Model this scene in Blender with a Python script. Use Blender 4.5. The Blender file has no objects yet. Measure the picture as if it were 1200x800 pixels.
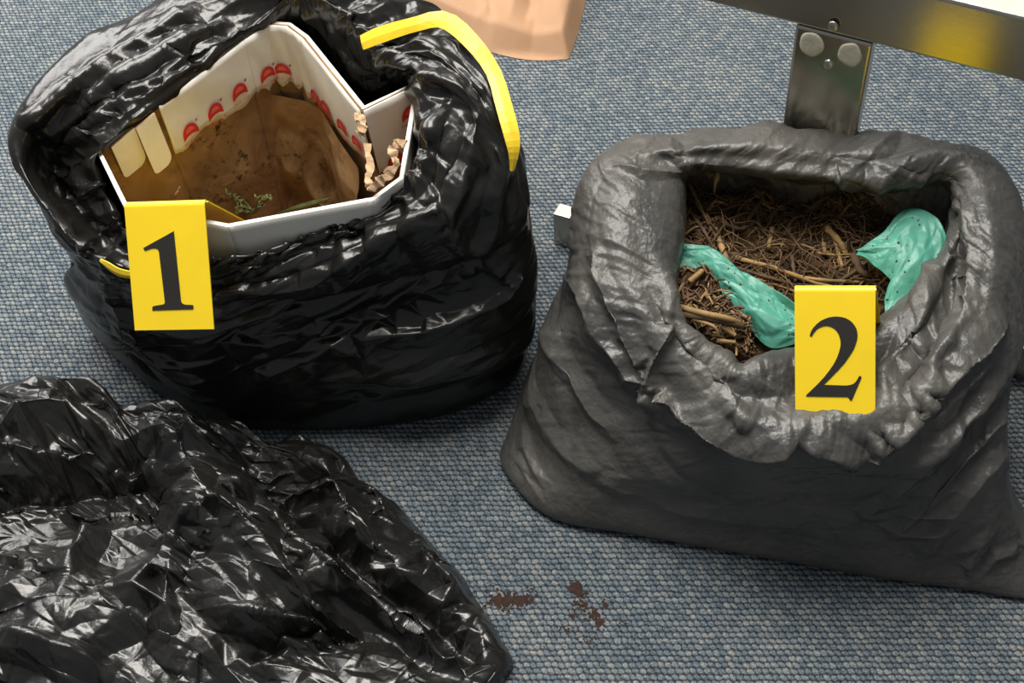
import bpy, bmesh, math, random
import numpy as np
from mathutils import Vector, Matrix

# ------------------------------------------------------------------ camera, light, exposure
SC = bpy.context.scene
COL = SC.collection
F = 1666.67                       # focal length in pixels of a 1200 x 800 frame (50 mm on 36 mm)
PITCH, ROLL, DIST = math.radians(50), math.radians(4), 1.633
_fw = np.array([0, math.cos(PITCH), -math.sin(PITCH)])
_u0 = np.array([0, math.sin(PITCH), math.cos(PITCH)])
_r0 = np.array([1.0, 0, 0])
_rt = math.cos(ROLL) * _r0 - math.sin(ROLL) * _u0
_up = math.cos(ROLL) * _u0 + math.sin(ROLL) * _r0
CAM = -DIST * _fw
cd = bpy.data.cameras.new('camera')
cd.lens, cd.sensor_width, cd.clip_start, cd.clip_end = 50.0, 36.0, 0.05, 60
cam = bpy.data.objects.new('camera', cd)
COL.objects.link(cam)
M = Matrix.Identity(4)
for i in range(3):
    M[i][0], M[i][1], M[i][2], M[i][3] = _rt[i], _up[i], -_fw[i], CAM[i]
cam.matrix_world = M
SC.camera = cam

W = bpy.data.worlds.new('room_air'); SC.world = W; W.use_nodes = True
bg = W.node_tree.nodes['Background']
bg.inputs[0].default_value = (0.92, 0.95, 1.0, 1); bg.inputs[1].default_value = 0.20

def area(name, loc, target, sx, sy, power, col):
    l = bpy.data.lights.new(name, 'AREA'); l.shape = 'RECTANGLE'; l.size, l.size_y = sx, sy
    l.energy, l.color = power, col
    o = bpy.data.objects.new(name, l); COL.objects.link(o); o.location = loc
    o.rotation_euler = (Vector(target) - Vector(loc)).to_track_quat('-Z', 'Y').to_euler()
    return o
area('window_daylight', (-1.35, 1.55, 1.5), (-0.2, 0.2, 0.0), 1.8, 1.3, 60, (1.0, 0.975, 0.94))
area('ceiling_light', (-0.2, 0.5, 2.6), (-0.2, 0.35, 0), 1.5, 1.3, 100, (1.0, 0.96, 0.89))
area('added_reflection_light', (1.1, 2.6, 2.6), (1.05, 2.4, 0), 2.6, 1.2, 30, (1.0, 0.96, 0.89))  # unseen light, added so the steel rail and bar tops reflect something bright
vs = SC.view_settings
vs.view_transform = 'Standard'; vs.look = 'None'; vs.exposure = 0.14; vs.gamma = 1.0
vs.use_curve_mapping = False

# ------------------------------------------------------------------ helpers
def at(px, py, z=0.0):
    d = _fw * F + _rt * (px - 600) - _up * (py - 400)
    return CAM + d * ((z - CAM[2]) / d[2])

def P(p):                          # (px, py, z) from the photo or ('w', x, y, z) in metres
    return np.array(p[1:], float) if p[0] == 'w' else at(*p)

def link(name, me, mat=None, parent=None):
    o = bpy.data.objects.new(name, me); COL.objects.link(o)
    if mat is not None: me.materials.append(mat)
    if parent is not None: o.parent = parent
    return o

def tag(o, label=None, cat=None, group=None, kind=None):
    if label: o['label'] = label
    if cat: o['category'] = cat
    if group: o['group'] = group
    if kind: o['kind'] = kind
    return o

def empty(name, loc, label, cat, group=None):
    o = bpy.data.objects.new(name, None); COL.objects.link(o); o.location = loc
    o.empty_display_size = 0.05
    return tag(o, label, cat, group)

def attach(o, root):               # parent while keeping world-space vertices in place
    o.parent = root
    o.matrix_parent_inverse = Matrix.Translation(-Vector(root.location))
    return o

def mesh(name, V, Fc, mat=None, root=None, smooth=True, uv=None):
    me = bpy.data.meshes.new(name)
    V = np.asarray(V, float)
    me.from_pydata(V.tolist(), [], [list(map(int, f)) for f in Fc])
    if smooth: me.polygons.foreach_set('use_smooth', [True] * len(me.polygons))
    me.update()
    o = link(name, me, mat)
    if root is not None: attach(o, root)
    return o

def grid_mesh(name, X, mat, per=False, root=None, uvscale=1.0, attr=None):
    nv, nu = X.shape[:2]
    idx = np.arange(nv * nu).reshape(nv, nu)
    if per: idx = np.concatenate([idx, idx[:, :1]], 1)
    q = np.stack([idx[:-1, :-1], idx[:-1, 1:], idx[1:, 1:], idx[1:, :-1]], -1).reshape(-1, 4)
    me = bpy.data.meshes.new(name)
    me.vertices.add(nv * nu); me.vertices.foreach_set('co', X.reshape(-1).astype(np.float32))
    me.loops.add(q.size); me.loops.foreach_set('vertex_index', q.reshape(-1).astype(np.int32))
    me.polygons.add(len(q))
    me.polygons.foreach_set('loop_start', (np.arange(len(q)) * 4).astype(np.int32))
    me.polygons.foreach_set('loop_total', np.full(len(q), 4, np.int32))
    me.polygons.foreach_set('use_smooth', np.ones(len(q), bool))
    me.update(calc_edges=True); me.validate()
    o = link(name, me, mat)
    if root is not None: attach(o, root)
    return o

def bm_mesh(name, bm, mat, root=None, smooth=False):
    me = bpy.data.meshes.new(name); bm.to_mesh(me); bm.free()
    if smooth: me.polygons.foreach_set('use_smooth', [True] * len(me.polygons))
    o = link(name, me, mat)
    if root is not None: attach(o, root)
    return o

def crspline(pts, n, per):         # Catmull-Rom (centripetal-ish by index) through rows of pts
    pts = np.asarray(pts, float); k = len(pts)
    t = np.linspace(0, k, n, endpoint=False) if per else np.linspace(0, k - 1, n)
    i = np.floor(t).astype(int)
    if not per: i = np.minimum(i, k - 2)
    f = (t - i).reshape((-1,) + (1,) * (pts.ndim - 1))
    g = (lambda j: pts[j % k]) if per else (lambda j: pts[np.clip(j, 0, k - 1)])
    p0, p1, p2, p3 = g(i - 1), g(i), g(i + 1), g(i + 2)
    return 0.5 * (2 * p1 + (p2 - p0) * f + (2 * p0 - 5 * p1 + 4 * p2 - p3) * f ** 2 + (3 * p1 - p0 - 3 * p2 + p3) * f ** 3)

def hashn(i, j, s):
    h = np.sin(i * 127.1 + j * 311.7 + s * 74.7) * 43758.5453
    return h - np.floor(h)

def vnoise(x, y, s=0):             # smooth value noise in [-1, 1]
    i, j = np.floor(x), np.floor(y); f, g = x - i, y - j
    f, g = f * f * (3 - 2 * f), g * g * (3 - 2 * g)
    a, b, c, d = hashn(i, j, s), hashn(i + 1, j, s), hashn(i, j + 1, s), hashn(i + 1, j + 1, s)
    return 2 * (a + (b - a) * f + (c - a) * g + (a - b - c + d) * f * g) - 1

def facet(x, y, s=0):              # piecewise linear noise on a simplex lattice: flat facets, sharp creases
    wx = x + 0.6 * vnoise(x * 0.7, y * 0.7, s + 11); wy = y + 0.6 * vnoise(x * 0.7 + 9, y * 0.7, s + 12)
    k = (wx + wy) * 0.3660254; i, j = np.floor(wx + k), np.floor(wy + k)
    u, v = wx + k - i, wy + k - j
    a, d = hashn(i, j, s), hashn(i + 1, j + 1, s)
    b, c = hashn(i + 1, j, s), hashn(i, j + 1, s)
    return 2 * np.where(u > v, a + (b - a) * u + (d - b) * v, a + (c - a) * v + (d - c) * u) - 1

def normals(X, per):
    if per: du = np.roll(X, -1, 1) - np.roll(X, 1, 1)
    else: du = np.gradient(X, axis=1)
    n = np.cross(du, np.gradient(X, axis=0))
    return n / (np.linalg.norm(n, axis=2, keepdims=True) + 1e-12)

def arclen(X):                     # rough metric coordinates of a grid, for noise
    lu = np.linalg.norm(np.diff(X, axis=1), axis=2).mean(0); lv = np.linalg.norm(np.diff(X, axis=0), axis=2).mean(1)
    u = np.concatenate([[0], np.cumsum(lu)]); v = np.concatenate([[0], np.cumsum(lv)])
    return np.meshgrid(u, v)

def project(X):                    # world -> photo pixels
    q = X - CAM; w = q @ _fw
    return np.stack([600 + F * (q @ _rt) / w, 400 - F * (q @ _up) / w], -1)

def relax(X, per, n, k=0.5):
    for _ in range(n):
        if per: A = 0.25 * (np.roll(X, 1, 1) + np.roll(X, -1, 1)) + 0.5 * X
        else:
            A = X.copy(); A[:, 1:-1] = 0.5 * X[:, 1:-1] + 0.25 * (X[:, :-2] + X[:, 2:])
        B = A.copy(); B[1:-1] = 0.5 * A[1:-1] + 0.25 * (A[:-2] + A[2:])
        X = X * (1 - k) + B * k
    return X

def tube(pts, rad, n=6, cap=True):
    pts = np.asarray(pts, float); k = len(pts); rad = np.broadcast_to(rad, k)
    t = np.gradient(pts, axis=0); t /= np.linalg.norm(t, axis=1, keepdims=True) + 1e-12
    ref = np.array([0.31, 0.22, 0.92]); a = np.cross(t, ref); a /= np.linalg.norm(a, axis=1, keepdims=True) + 1e-9
    b = np.cross(t, a)
    th = np.arange(n) * 2 * math.pi / n
    V = (pts[:, None] + rad[:, None, None] * (np.cos(th)[None, :, None] * a[:, None] + np.sin(th)[None, :, None] * b[:, None])).reshape(-1, 3)
    Fc = [(i * n + j, i * n + (j + 1) % n, (i + 1) * n + (j + 1) % n, (i + 1) * n + j) for i in range(k - 1) for j in range(n)]
    if cap: Fc += [tuple(range(n))[::-1], tuple((k - 1) * n + j for j in range(n))]
    return V, Fc

def merge(parts):
    V, Fc, o = [], [], 0
    for v, f in parts:
        V.append(v); Fc += [tuple(i + o for i in q) for q in f]; o += len(v)
    return np.concatenate(V), Fc

def strip(pts, wdir, width, thick, n=60):      # a flat band along pts; wdir = width direction at each control point
    p = crspline(pts, n, False); w = crspline(wdir, n, False); wd = crspline(np.asarray(width, float)[:, None], n, False)
    t = np.gradient(p, axis=0); t /= np.linalg.norm(t, axis=1, keepdims=True)
    w = w - (w * t).sum(1, keepdims=True) * t; w /= np.linalg.norm(w, axis=1, keepdims=True)
    nn = np.cross(t, w)
    sec = []
    for s, q, o in ((-1, -1, 0), (-0.1, -1, .0010), (1, -1, 0), (1, 1, 0), (-0.1, 1, .0010), (-1, 1, 0)):
        sec.append(p + w * wd * 0.5 * s + nn * (thick * 0.5 * q + o))
    S = np.stack(sec, 1)
    k = n; V = S.reshape(-1, 3)
    Fc = [(i * 6 + j, i * 6 + (j + 1) % 6, (i + 1) * 6 + (j + 1) % 6, (i + 1) * 6 + j) for i in range(k - 1) for j in range(6)]
    Fc += [tuple(range(6)), tuple((k - 1) * 6 + j for j in range(6))]
    return V, Fc

def coons(top, bottom, left, right, nu, nv):   # rows run from top to bottom
    def rs(pts, n):
        pts = np.array([P(p) for p in pts])
        q = crspline(pts, 400, False)
        s = np.concatenate([[0], np.cumsum(np.linalg.norm(np.diff(q, axis=0), axis=1))]); s /= s[-1]
        t = np.linspace(0, 1, n)
        return np.stack([np.interp(t, s, q[:, c]) for c in range(3)], 1)
    Tn, B, L, R = rs(top, nu), rs(bottom, nu), rs(left, nv), rs(right, nv)
    u = np.linspace(0, 1, nu)[None, :, None]; v = np.linspace(0, 1, nv)[:, None, None]
    return (1 - v) * Tn[None] + v * B[None] + (1 - u) * L[:, None] + u * R[:, None] - (
        (1 - u) * (1 - v) * Tn[0] + u * (1 - v) * Tn[-1] + (1 - u) * v * B[0] + u * v * B[-1])


from mathutils.geometry import delaunay_2d_cdt
def raster(g, h, faces, nv, nu):   # flat triangles with corner heights h at grid positions g -> height grid
    H = np.zeros((nv, nu))
    for f in faces:
        A, B, C = g[list(f)]
        x_0, x_1 = int(max(0, math.floor(min(A[0], B[0], C[0])))), int(min(nu - 1, math.ceil(max(A[0], B[0], C[0]))))
        y_0, y_1 = int(max(0, math.floor(min(A[1], B[1], C[1])))), int(min(nv - 1, math.ceil(max(A[1], B[1], C[1]))))
        if x_1 < x_0 or y_1 < y_0: continue
        X, Y = np.meshgrid(np.arange(x_0, x_1 + 1), np.arange(y_0, y_1 + 1))
        det = (B[1] - C[1]) * (A[0] - C[0]) + (C[0] - B[0]) * (A[1] - C[1])
        if abs(det) < 1e-12: continue
        a = ((B[1] - C[1]) * (X - C[0]) + (C[0] - B[0]) * (Y - C[1])) / det
        b = ((C[1] - A[1]) * (X - C[0]) + (A[0] - C[0]) * (Y - C[1])) / det
        k = (a >= -1e-9) & (b >= -1e-9) & (a + b <= 1 + 1e-9)
        H[y_0:y_1 + 1, x_0:x_1 + 1][k] = (a * h[f[0]] + b * h[f[1]] + (1 - a - b) * h[f[2]])[k]
    return H

def dfacet(nv, nu, Lu, Lv, sp, seed, st=1.0, rot=0.0, per=True, warp=None, soft=1):
    """Crumpled-film relief on an nv x nu grid of size Lu x Lv metres: random points, random heights, flat triangles between."""
    rng = np.random.default_rng(seed); m = 2.2 * sp * max(1, st)
    x0, x1 = (0, Lu) if per else (-m, Lu + m)
    n = max(12, int((x1 - x0) * (Lv + 2 * m) / (sp * sp * st)))
    p = np.stack([rng.uniform(x0, x1, n), rng.uniform(-m, Lv + m, n)], 1); h = rng.uniform(-1, 1, n)
    if per:
        a, b = p[:, 0] < m, p[:, 0] > Lu - m
        p = np.concatenate([p, p[a] + [Lu, 0], p[b] - [Lu, 0]]); h = np.concatenate([h, h[a], h[b]])
    if warp is not None: q = warp(p)
    else:
        c, s_ = math.cos(rot), math.sin(rot)
        q = np.stack([(p[:, 0] * c + p[:, 1] * s_) / st, -p[:, 0] * s_ + p[:, 1] * c], 1)
    q = q + rng.uniform(-1e-6, 1e-6, q.shape)
    faces = delaunay_2d_cdt([Vector((float(a), float(b))) for a, b in q], [], [], 0, 1e-9)[2]
    g = p * np.array([(nu if per else nu - 1) / Lu, (nv - 1) / Lv])
    H = raster(g, h, [f for f in faces if max(f) < len(g)], nv, nu)
    for _ in range(soft):
        if per: H = 0.5 * H + 0.25 * (np.roll(H, 1, 1) + np.roll(H, -1, 1))
        else: H[:, 1:-1] = 0.5 * H[:, 1:-1] + 0.25 * (H[:, :-2] + H[:, 2:])
        H[1:-1] = 0.5 * H[1:-1] + 0.25 * (H[:-2] + H[2:])
    return H

def fold_field(X, lst, seed, fill=26, famp=0.0, sign=1.0, scale=1.0):
    """Relief of long creases: ridge and valley lines (photo pixels carried onto the film) become the edges of flat triangles.
    X is an open grid; lst holds (path, height in metres, flank px left, flank px right)."""
    rng = np.random.default_rng(seed); nv, nu = X.shape[:2]
    N = normals(relax(X, False, 6), False) * sign; pix = project(X)
    face = ((CAM - X) * N).sum(2) > 0
    ii = np.flatnonzero(face.reshape(-1)); Q = pix.reshape(-1, 2)[ii]
    def find(q):
        d = ((Q - q) ** 2).sum(1); k = int(np.argmin(d))
        return (np.array([ii[k] % nu, ii[k] // nu], float) + rng.uniform(-.3, .3, 2)) if d[k] < 49 else None
    pts, hh, edges = [], [], []
    for path, amp, wl, wr in lst:
        p = np.array(path, float); L = np.hypot(*np.diff(p, axis=0).T).sum(); n = max(3, int(L / 24) + 1)
        c = crspline(p, n, False); t = np.gradient(c, axis=0); t /= np.linalg.norm(t, axis=1, keepdims=True); nn = np.stack([-t[:, 1], t[:, 0]], 1)
        for off, w in ((0, 0), (-1, wl), (1, wr)):
            last = None
            for i in range(n):
                tap = 1.0 if 0 < i < n - 1 else .25
                q = c[i] + nn[i] * off * w * rng.uniform(.8, 1.4) + rng.normal(0, 1.6, 2)
                k = find(q)
                if k is None: last = None; continue
                pts.append(k); hh.append(amp * scale * tap * rng.uniform(.75, 1.15) if off == 0 else rng.uniform(-.5, .5) * famp)
                if off == 0 and last is not None: edges.append((last, len(pts) - 1))
                last = len(pts) - 1
    main = np.array(pts)
    for x in np.arange(0, nu + fill, fill):
        for y in np.arange(0, nv + fill, fill):
            q = np.array([x, y]) + rng.uniform(-.5, .5, 2) * fill; q = np.clip(q, [0, 0], [nu - 1, nv - 1])
            if len(main) and ((main - q) ** 2).sum(1).min() < (fill * .6) ** 2: continue
            pts.append(q); hh.append(rng.uniform(-1, 1) * famp)
    for c in ((-2, -2), (nu + 1, -2), (-2, nv + 1), (nu + 1, nv + 1)): pts.append(np.array(c, float)); hh.append(0.0)
    P0 = np.array(pts); hh = np.array(hh)
    r = delaunay_2d_cdt([Vector((float(a), float(b))) for a, b in P0], edges, [], 0, 1e-4)
    G = np.array([(v.x, v.y) for v in r[0]]); H = np.array([hh[o[0]] if len(o) else hh[int(np.argmin(((P0 - g) ** 2).sum(1)))] for o, g in zip(r[3], G)])
    return raster(G, H, r[2], nv, nu)

# ------------------------------------------------------------------ materials
class NT:
    def __init__(s, name):
        s.m = bpy.data.materials.new(name); s.m.use_nodes = True; s.t = s.m.node_tree
        s.b = s.t.nodes['Principled BSDF']
    def n(s, typ, **kw):
        x = s.t.nodes.new(typ)
        for k, v in kw.items():
            if k.startswith('i_'):
                key = k[2:]; x.inputs[int(key) if key.isdigit() else key.replace('_', ' ')].default_value = v
            else: setattr(x, k, v)
        return x
    def l(s, a, b): s.t.links.new(a, b)
    def math(s, op, a, b=None, clamp=False):
        x = s.n('ShaderNodeMath', operation=op, use_clamp=clamp)
        for i, v in enumerate((a, b)):
            if v is None: continue
            if isinstance(v, (int, float)): x.inputs[i].default_value = v
            else: s.l(v, x.inputs[i])
        return x.outputs[0]
    def coords(s, scale=(1, 1, 1), rot=(0, 0, 0)):
        g = s.n('ShaderNodeNewGeometry')
        mp = s.n('ShaderNodeMapping'); s.l(g.outputs['Position'], mp.inputs[0])
        mp.inputs['Scale'].default_value = scale; mp.inputs['Rotation'].default_value = rot
        return mp.outputs[0]
    def noise(s, co, scale, detail=4, rough=0.55, dist=0.0):
        x = s.n('ShaderNodeTexNoise'); s.l(co, x.inputs['Vector'])
        x.inputs['Scale'].default_value = scale; x.inputs['Detail'].default_value = detail
        x.inputs['Roughness'].default_value = rough; x.inputs['Distortion'].default_value = dist
        return x.outputs[0]
    def ramp(s, f, stops):
        x = s.n('ShaderNodeValToRGB'); s.l(f, x.inputs[0]); e = x.color_ramp.elements
        while len(e) < len(stops): e.new(0.5)
        for q, (p, c) in zip(e, stops): q.position = p; q.color = (*c, 1) if len(c) == 3 else c
        return x.outputs[0]
    def mix(s, f, a, b, mode='MIX'):
        x = s.n('ShaderNodeMix', data_type='RGBA', blend_type=mode)
        for i, v in ((0, f), (6, a), (7, b)):
            if isinstance(v, (int, float)): x.inputs[i].default_value = v
            elif isinstance(v, tuple): x.inputs[i].default_value = (*v, 1)
            else: s.l(v, x.inputs[i])
        return x.outputs[2]
    def bump(s, h, strength, dist, prev=None):
        x = s.n('ShaderNodeBump'); x.inputs['Strength'].default_value = strength; x.inputs['Distance'].default_value = dist
        s.l(h, x.inputs['Height'])
        if prev is not None: s.l(prev, x.inputs['Normal'])
        return x.outputs[0]
    def set(s, **kw):
        for k, v in kw.items():
            i = s.b.inputs[k.replace('_', ' ')]
            if isinstance(v, (int, float)): i.default_value = v
            elif isinstance(v, tuple): i.default_value = (*v, 1)
            else: s.l(v, i)
        return s.m

def mat_film(name, base, dust, dustamt, rough, fine=1.0, spec=0.5):
    t = NT(name); co = t.coords()
    d = t.noise(co, 9, 5, 0.6)
    d2 = t.noise(co, 160, 3, 0.6)
    f = t.math('MULTIPLY', t.ramp(d, [(0.35, (0, 0, 0)), (0.75, (1, 1, 1))]), dustamt)
    specks = t.ramp(d2, [(0.68, (0, 0, 0)), (0.74, (1, 1, 1))])
    f2 = t.math('ADD', f, t.math('MULTIPLY', specks, dustamt * 0.6), clamp=True)
    c = t.mix(f2, base, dust)
    v = t.n('ShaderNodeTexVoronoi', feature='F1', distance='MINKOWSKI'); v.inputs['Exponent'].default_value = 0.9
    wob = t.n('ShaderNodeMix', data_type='VECTOR'); wob.inputs[0].default_value = 0.02
    nz = t.n('ShaderNodeTexNoise'); t.l(co, nz.inputs['Vector']); nz.inputs['Scale'].default_value = 25
    t.l(co, wob.inputs[4]); t.l(nz.outputs[1], wob.inputs[5]); t.l(wob.outputs[1], v.inputs['Vector'])
    v.inputs['Scale'].default_value = 75
    b1 = t.bump(v.outputs['Distance'], 0.10 * fine, 0.004)
    v2 = t.n('ShaderNodeTexVoronoi', feature='F1'); t.l(co, v2.inputs['Vector']); v2.inputs['Scale'].default_value = 210
    b2 = t.bump(v2.outputs['Distance'], 0.08 * fine, 0.0016, b1)
    st = t.noise(t.coords(scale=(1, 1, .22), rot=(.55, .35, .6)), 170, 2, .5)
    st2 = t.noise(t.coords(scale=(1, .25, 1), rot=(-.4, .5, -.5)), 110, 2, .5)
    b2 = t.bump(st, 0.22 * fine, 0.0022, b2); b2 = t.bump(st2, 0.18 * fine, 0.0030, b2)
    r = t.math('ADD', t.math('MULTIPLY', f2, 0.25), rough)
    return t.set(Base_Color=c, Roughness=r, Normal=b2, Specular_IOR_Level=spec)

def mat_plain(name, col, rough=0.5, metal=0.0, var=0.0, nscale=40, bump=0.0, spec=0.5):
    t = NT(name); co = t.coords(); c = col
    if var:
        n = t.noise(co, nscale, 4)
        c = t.mix(t.ramp(n, [(0.3, (0, 0, 0)), (0.7, (1, 1, 1))]), tuple(x * (1 - var) for x in col), tuple(min(1, x * (1 + var)) for x in col))
    kw = {}
    if bump: kw['Normal'] = t.bump(t.noise(co, nscale * 3, 3), bump, 0.002)
    return t.set(Base_Color=c, Roughness=rough, Metallic=metal, Specular_IOR_Level=spec, **kw)

def mat_carpet():
    t = NT('blue_loop_carpet')
    a = at(600, 720); b = at(700, 720); ang = math.atan2(b[1] - a[1], b[0] - a[0])
    co = t.coords(rot=(0, 0, -ang))
    wn = t.n('ShaderNodeTexNoise'); t.l(co, wn.inputs['Vector']); wn.inputs['Scale'].default_value = 110; wn.inputs['Detail'].default_value = 1
    sub = t.n('ShaderNodeVectorMath', operation='SUBTRACT'); t.l(wn.outputs[1], sub.inputs[0]); sub.inputs[1].default_value = (0.5, 0.5, 0.5)
    scl = t.n('ShaderNodeVectorMath', operation='SCALE'); t.l(sub.outputs[0], scl.inputs[0]); scl.inputs['Scale'].default_value = 0.0042
    add = t.n('ShaderNodeVectorMath', operation='ADD'); t.l(co, add.inputs[0]); t.l(scl.outputs[0], add.inputs[1])
    sx = t.n('ShaderNodeSeparateXYZ'); t.l(add.outputs[0], sx.inputs[0])
    v = t.math('DIVIDE', sx.outputs[1], 0.0064); row = t.math('FLOOR', v)
    u = t.math('ADD', t.math('DIVIDE', sx.outputs[0], 0.0068), t.math('MULTIPLY', row, 0.5)); colm = t.math('FLOOR', u)
    fu = t.math('SUBTRACT', t.math('SUBTRACT', u, colm), 0.5); fv = t.math('SUBTRACT', t.math('SUBTRACT', v, row), 0.5)
    fu2 = t.math('ADD', fu, t.math('MULTIPLY', fv, 0.35))
    r2 = t.math('ADD', t.math('MULTIPLY', fu2, t.math('MULTIPLY', fu2, 3.0)), t.math('MULTIPLY', fv, t.math('MULTIPLY', fv, 3.6)))
    h = t.math('SUBTRACT', 1.0, r2, clamp=True)
    cell = t.n('ShaderNodeCombineXYZ'); t.l(colm, cell.inputs[0]); t.l(row, cell.inputs[1])
    rnd = t.n('ShaderNodeTexWhiteNoise'); t.l(cell.outputs[0], rnd.inputs['Vector'])
    fib = t.noise(co, 520, 3, 0.85)
    big = t.noise(co, 5, 3)
    k = t.math('ADD', t.math('MULTIPLY', rnd.outputs[0], 0.12), t.math('MULTIPLY', fib, 0.88))
    k = t.math('ADD', k, t.math('MULTIPLY', t.math('SUBTRACT', big, 0.5), 0.16))
    c = t.ramp(k, [(0.34, (0.040, 0.055, 0.072)), (0.45, (0.105, 0.140, 0.172)), (0.54, (0.175, 0.200, 0.215)), (0.66, (0.36, 0.34, 0.30))])
    deep = t.ramp(h, [(0.0, (0.22, 0.22, 0.22)), (0.62, (1, 1, 1))])   # colour darkens between loops
    c = t.mix(1.0, c, deep, 'MULTIPLY')
    nb = t.bump(h, 0.8, 0.0022)
    nb2 = t.bump(fib, 0.5, 0.0010, nb)
    return t.set(Base_Color=c, Roughness=0.95, Normal=nb2, Specular_IOR_Level=0.15)

def mat_cardboard(name='brown_cardboard'):
    t = NT(name); co = t.coords()
    n1 = t.noise(co, 14, 6, 0.6, 0.6); n2 = t.noise(co, 70, 5, 0.7)
    c = t.ramp(n1, [(0.3, (0.18, 0.10, 0.042)), (0.55, (0.36, 0.215, 0.10)), (0.75, (0.46, 0.30, 0.15))])
    soil = t.ramp(n2, [(0.54, (0, 0, 0)), (0.62, (1, 1, 1))])
    big = t.ramp(t.noise(co, 7, 3), [(0.45, (0, 0, 0)), (0.62, (1, 1, 1))])
    c = t.mix(t.math('MULTIPLY', t.math('MULTIPLY', soil, big), 0.85), c, (0.02, 0.011, 0.006))
    nb = t.bump(n1, 0.5, 0.01)
    nb = t.bump(n2, 0.35, 0.002, nb)
    return t.set(Base_Color=c, Roughness=0.85, Normal=nb, Specular_IOR_Level=0.2)

def mat_debris():
    t = NT('root_debris'); co = t.coords()
    n1 = t.noise(co, 30, 6, 0.7); n2 = t.noise(co, 130, 4, 0.7)
    c = t.ramp(t.math('ADD', t.math('MULTIPLY', n1, 0.5), t.math('MULTIPLY', n2, 0.5)),
               [(0.36, (0.012, 0.007, 0.004)), (0.5, (0.05, 0.027, 0.012)), (0.62, (0.13, 0.075, 0.03)), (0.72, (0.26, 0.16, 0.07))])
    c = t.mix(t.math('MULTIPLY', t.ramp(t.noise(co, 22, 3), [(0.50, (0, 0, 0)), (0.62, (1, 1, 1))]), 0.55), c, (0.075, 0.062, 0.016))   # mossy patches
    nb = t.bump(n2, 0.9, 0.004)
    return t.set(Base_Color=c, Roughness=0.9, Normal=nb, Specular_IOR_Level=0.2)

def mat_steel():
    t = NT('brushed_steel'); co = t.coords(scale=(1, 1, 30))
    n = t.noise(co, 60, 3); n2 = t.noise(t.coords(), 6, 3)
    c = t.mix(n2, (0.36, 0.34, 0.28), (0.48, 0.46, 0.40))
    r = t.math('ADD', t.math('MULTIPLY', n, 0.10), 0.17)
    return t.set(Base_Color=c, Roughness=r, Metallic=1.0, Normal=t.bump(n, 0.06, 0.001))

MT = dict(
    carpet=mat_carpet(), film1=mat_film('black_polythene', (0.010, 0.0098, 0.009), (0.05, 0.042, 0.03), 0.10, 0.25, 0.6),
    film2=mat_film('grey_black_polythene', (0.042, 0.042, 0.041), (0.17, 0.158, 0.135), 0.50, 0.36, 1.6),
    film3=mat_film('black_polythene_crumpled', (0.010, 0.0098, 0.009), (0.03, 0.027, 0.02), 0.08, 0.28, 0.7, 0.62),
    teal=mat_plain('teal_polythene', (0.075, 0.30, 0.225), 0.42, var=0.12, nscale=60, bump=0.1),
    yellow=mat_plain('yellow_plastic', (0.95, 0.67, 0.018), 0.40, var=0.03, nscale=20),
    strap=mat_plain('yellow_polythene_tape', (0.80, 0.55, 0.02), 0.4, var=0.12, nscale=60, bump=0.15),
    ink=mat_plain('black_ink', (0.018, 0.016, 0.013), 0.55, var=0.1),
    white=mat_plain('white_coated_card', (0.80, 0.77, 0.70), 0.5, var=0.06, nscale=25, bump=0.05),
    card=mat_cardboard(), kraft_edge=mat_plain('torn_kraft', (0.50, 0.33, 0.19), 0.85, var=0.3, nscale=90, bump=0.5),
    red=mat_plain('red_print', (0.66, 0.035, 0.025), 0.5, var=0.08, nscale=120),
    redl=mat_plain('pale_red_print', (0.75, 0.16, 0.12), 0.5), paper=mat_plain('brown_paper', (0.36, 0.205, 0.11), 0.75, var=0.07, nscale=14, bump=0.12),
    steel=mat_steel(), glue=mat_plain('dried_adhesive', (0.62, 0.58, 0.46), 0.7, var=0.12, nscale=120, bump=0.3),
    bolt=mat_plain('bolt_steel', (0.5, 0.49, 0.45), 0.3, 1.0), debris=mat_debris(),
    twig=mat_plain('brown_twig', (0.085, 0.050, 0.024), 0.8, var=0.45, nscale=60, bump=0.4),
    straw=mat_plain('pale_stem', (0.27, 0.17, 0.065), 0.7, var=0.4, nscale=50, bump=0.3),
    root=mat_plain('reddish_root', (0.105, 0.056, 0.026), 0.75, var=0.4, nscale=50),
    green=mat_plain('green_leaf', (0.15, 0.165, 0.045), 0.6, var=0.4, nscale=80),
    soil=mat_plain('red_brown_soil', (0.030, 0.011, 0.006), 0.9, var=0.4, nscale=200, bump=0.6),
)

# ------------------------------------------------------------------ floor
fl = mesh('floor', [(-3.2, -1.6, 0), (3.2, -1.6, 0), (3.2, 3.4, 0), (-3.2, 3.4, 0)], [(0, 1, 2, 3)], MT['carpet'], smooth=False)
tag(fl, 'blue-grey woven loop carpet covering the whole floor', 'carpet', kind='structure')

# ------------------------------------------------------------------ steel bench
def obox(c0, dx, dy, lx, ly, z0, z1, bev):
    """box from corner c0 along unit dx (length lx), dy (length ly)"""
    bm = bmesh.new(); vs_ = []
    for z in (z0, z1):
        for a, b in ((0, 0), (lx, 0), (lx, ly), (0, ly)):
            q = c0[:2] + dx * a + dy * b; vs_.append(bm.verts.new((q[0], q[1], z)))
    for f in ((0, 3, 2, 1), (4, 5, 6, 7), (0, 1, 5, 4), (1, 2, 6, 5), (2, 3, 7, 6), (3, 0, 4, 7)): bm.faces.new([vs_[i] for i in f])
    bmesh.ops.bevel(bm, geom=list(bm.edges), offset=bev, segments=3, profile=0.5, affect='EDGES')
    return bm

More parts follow.
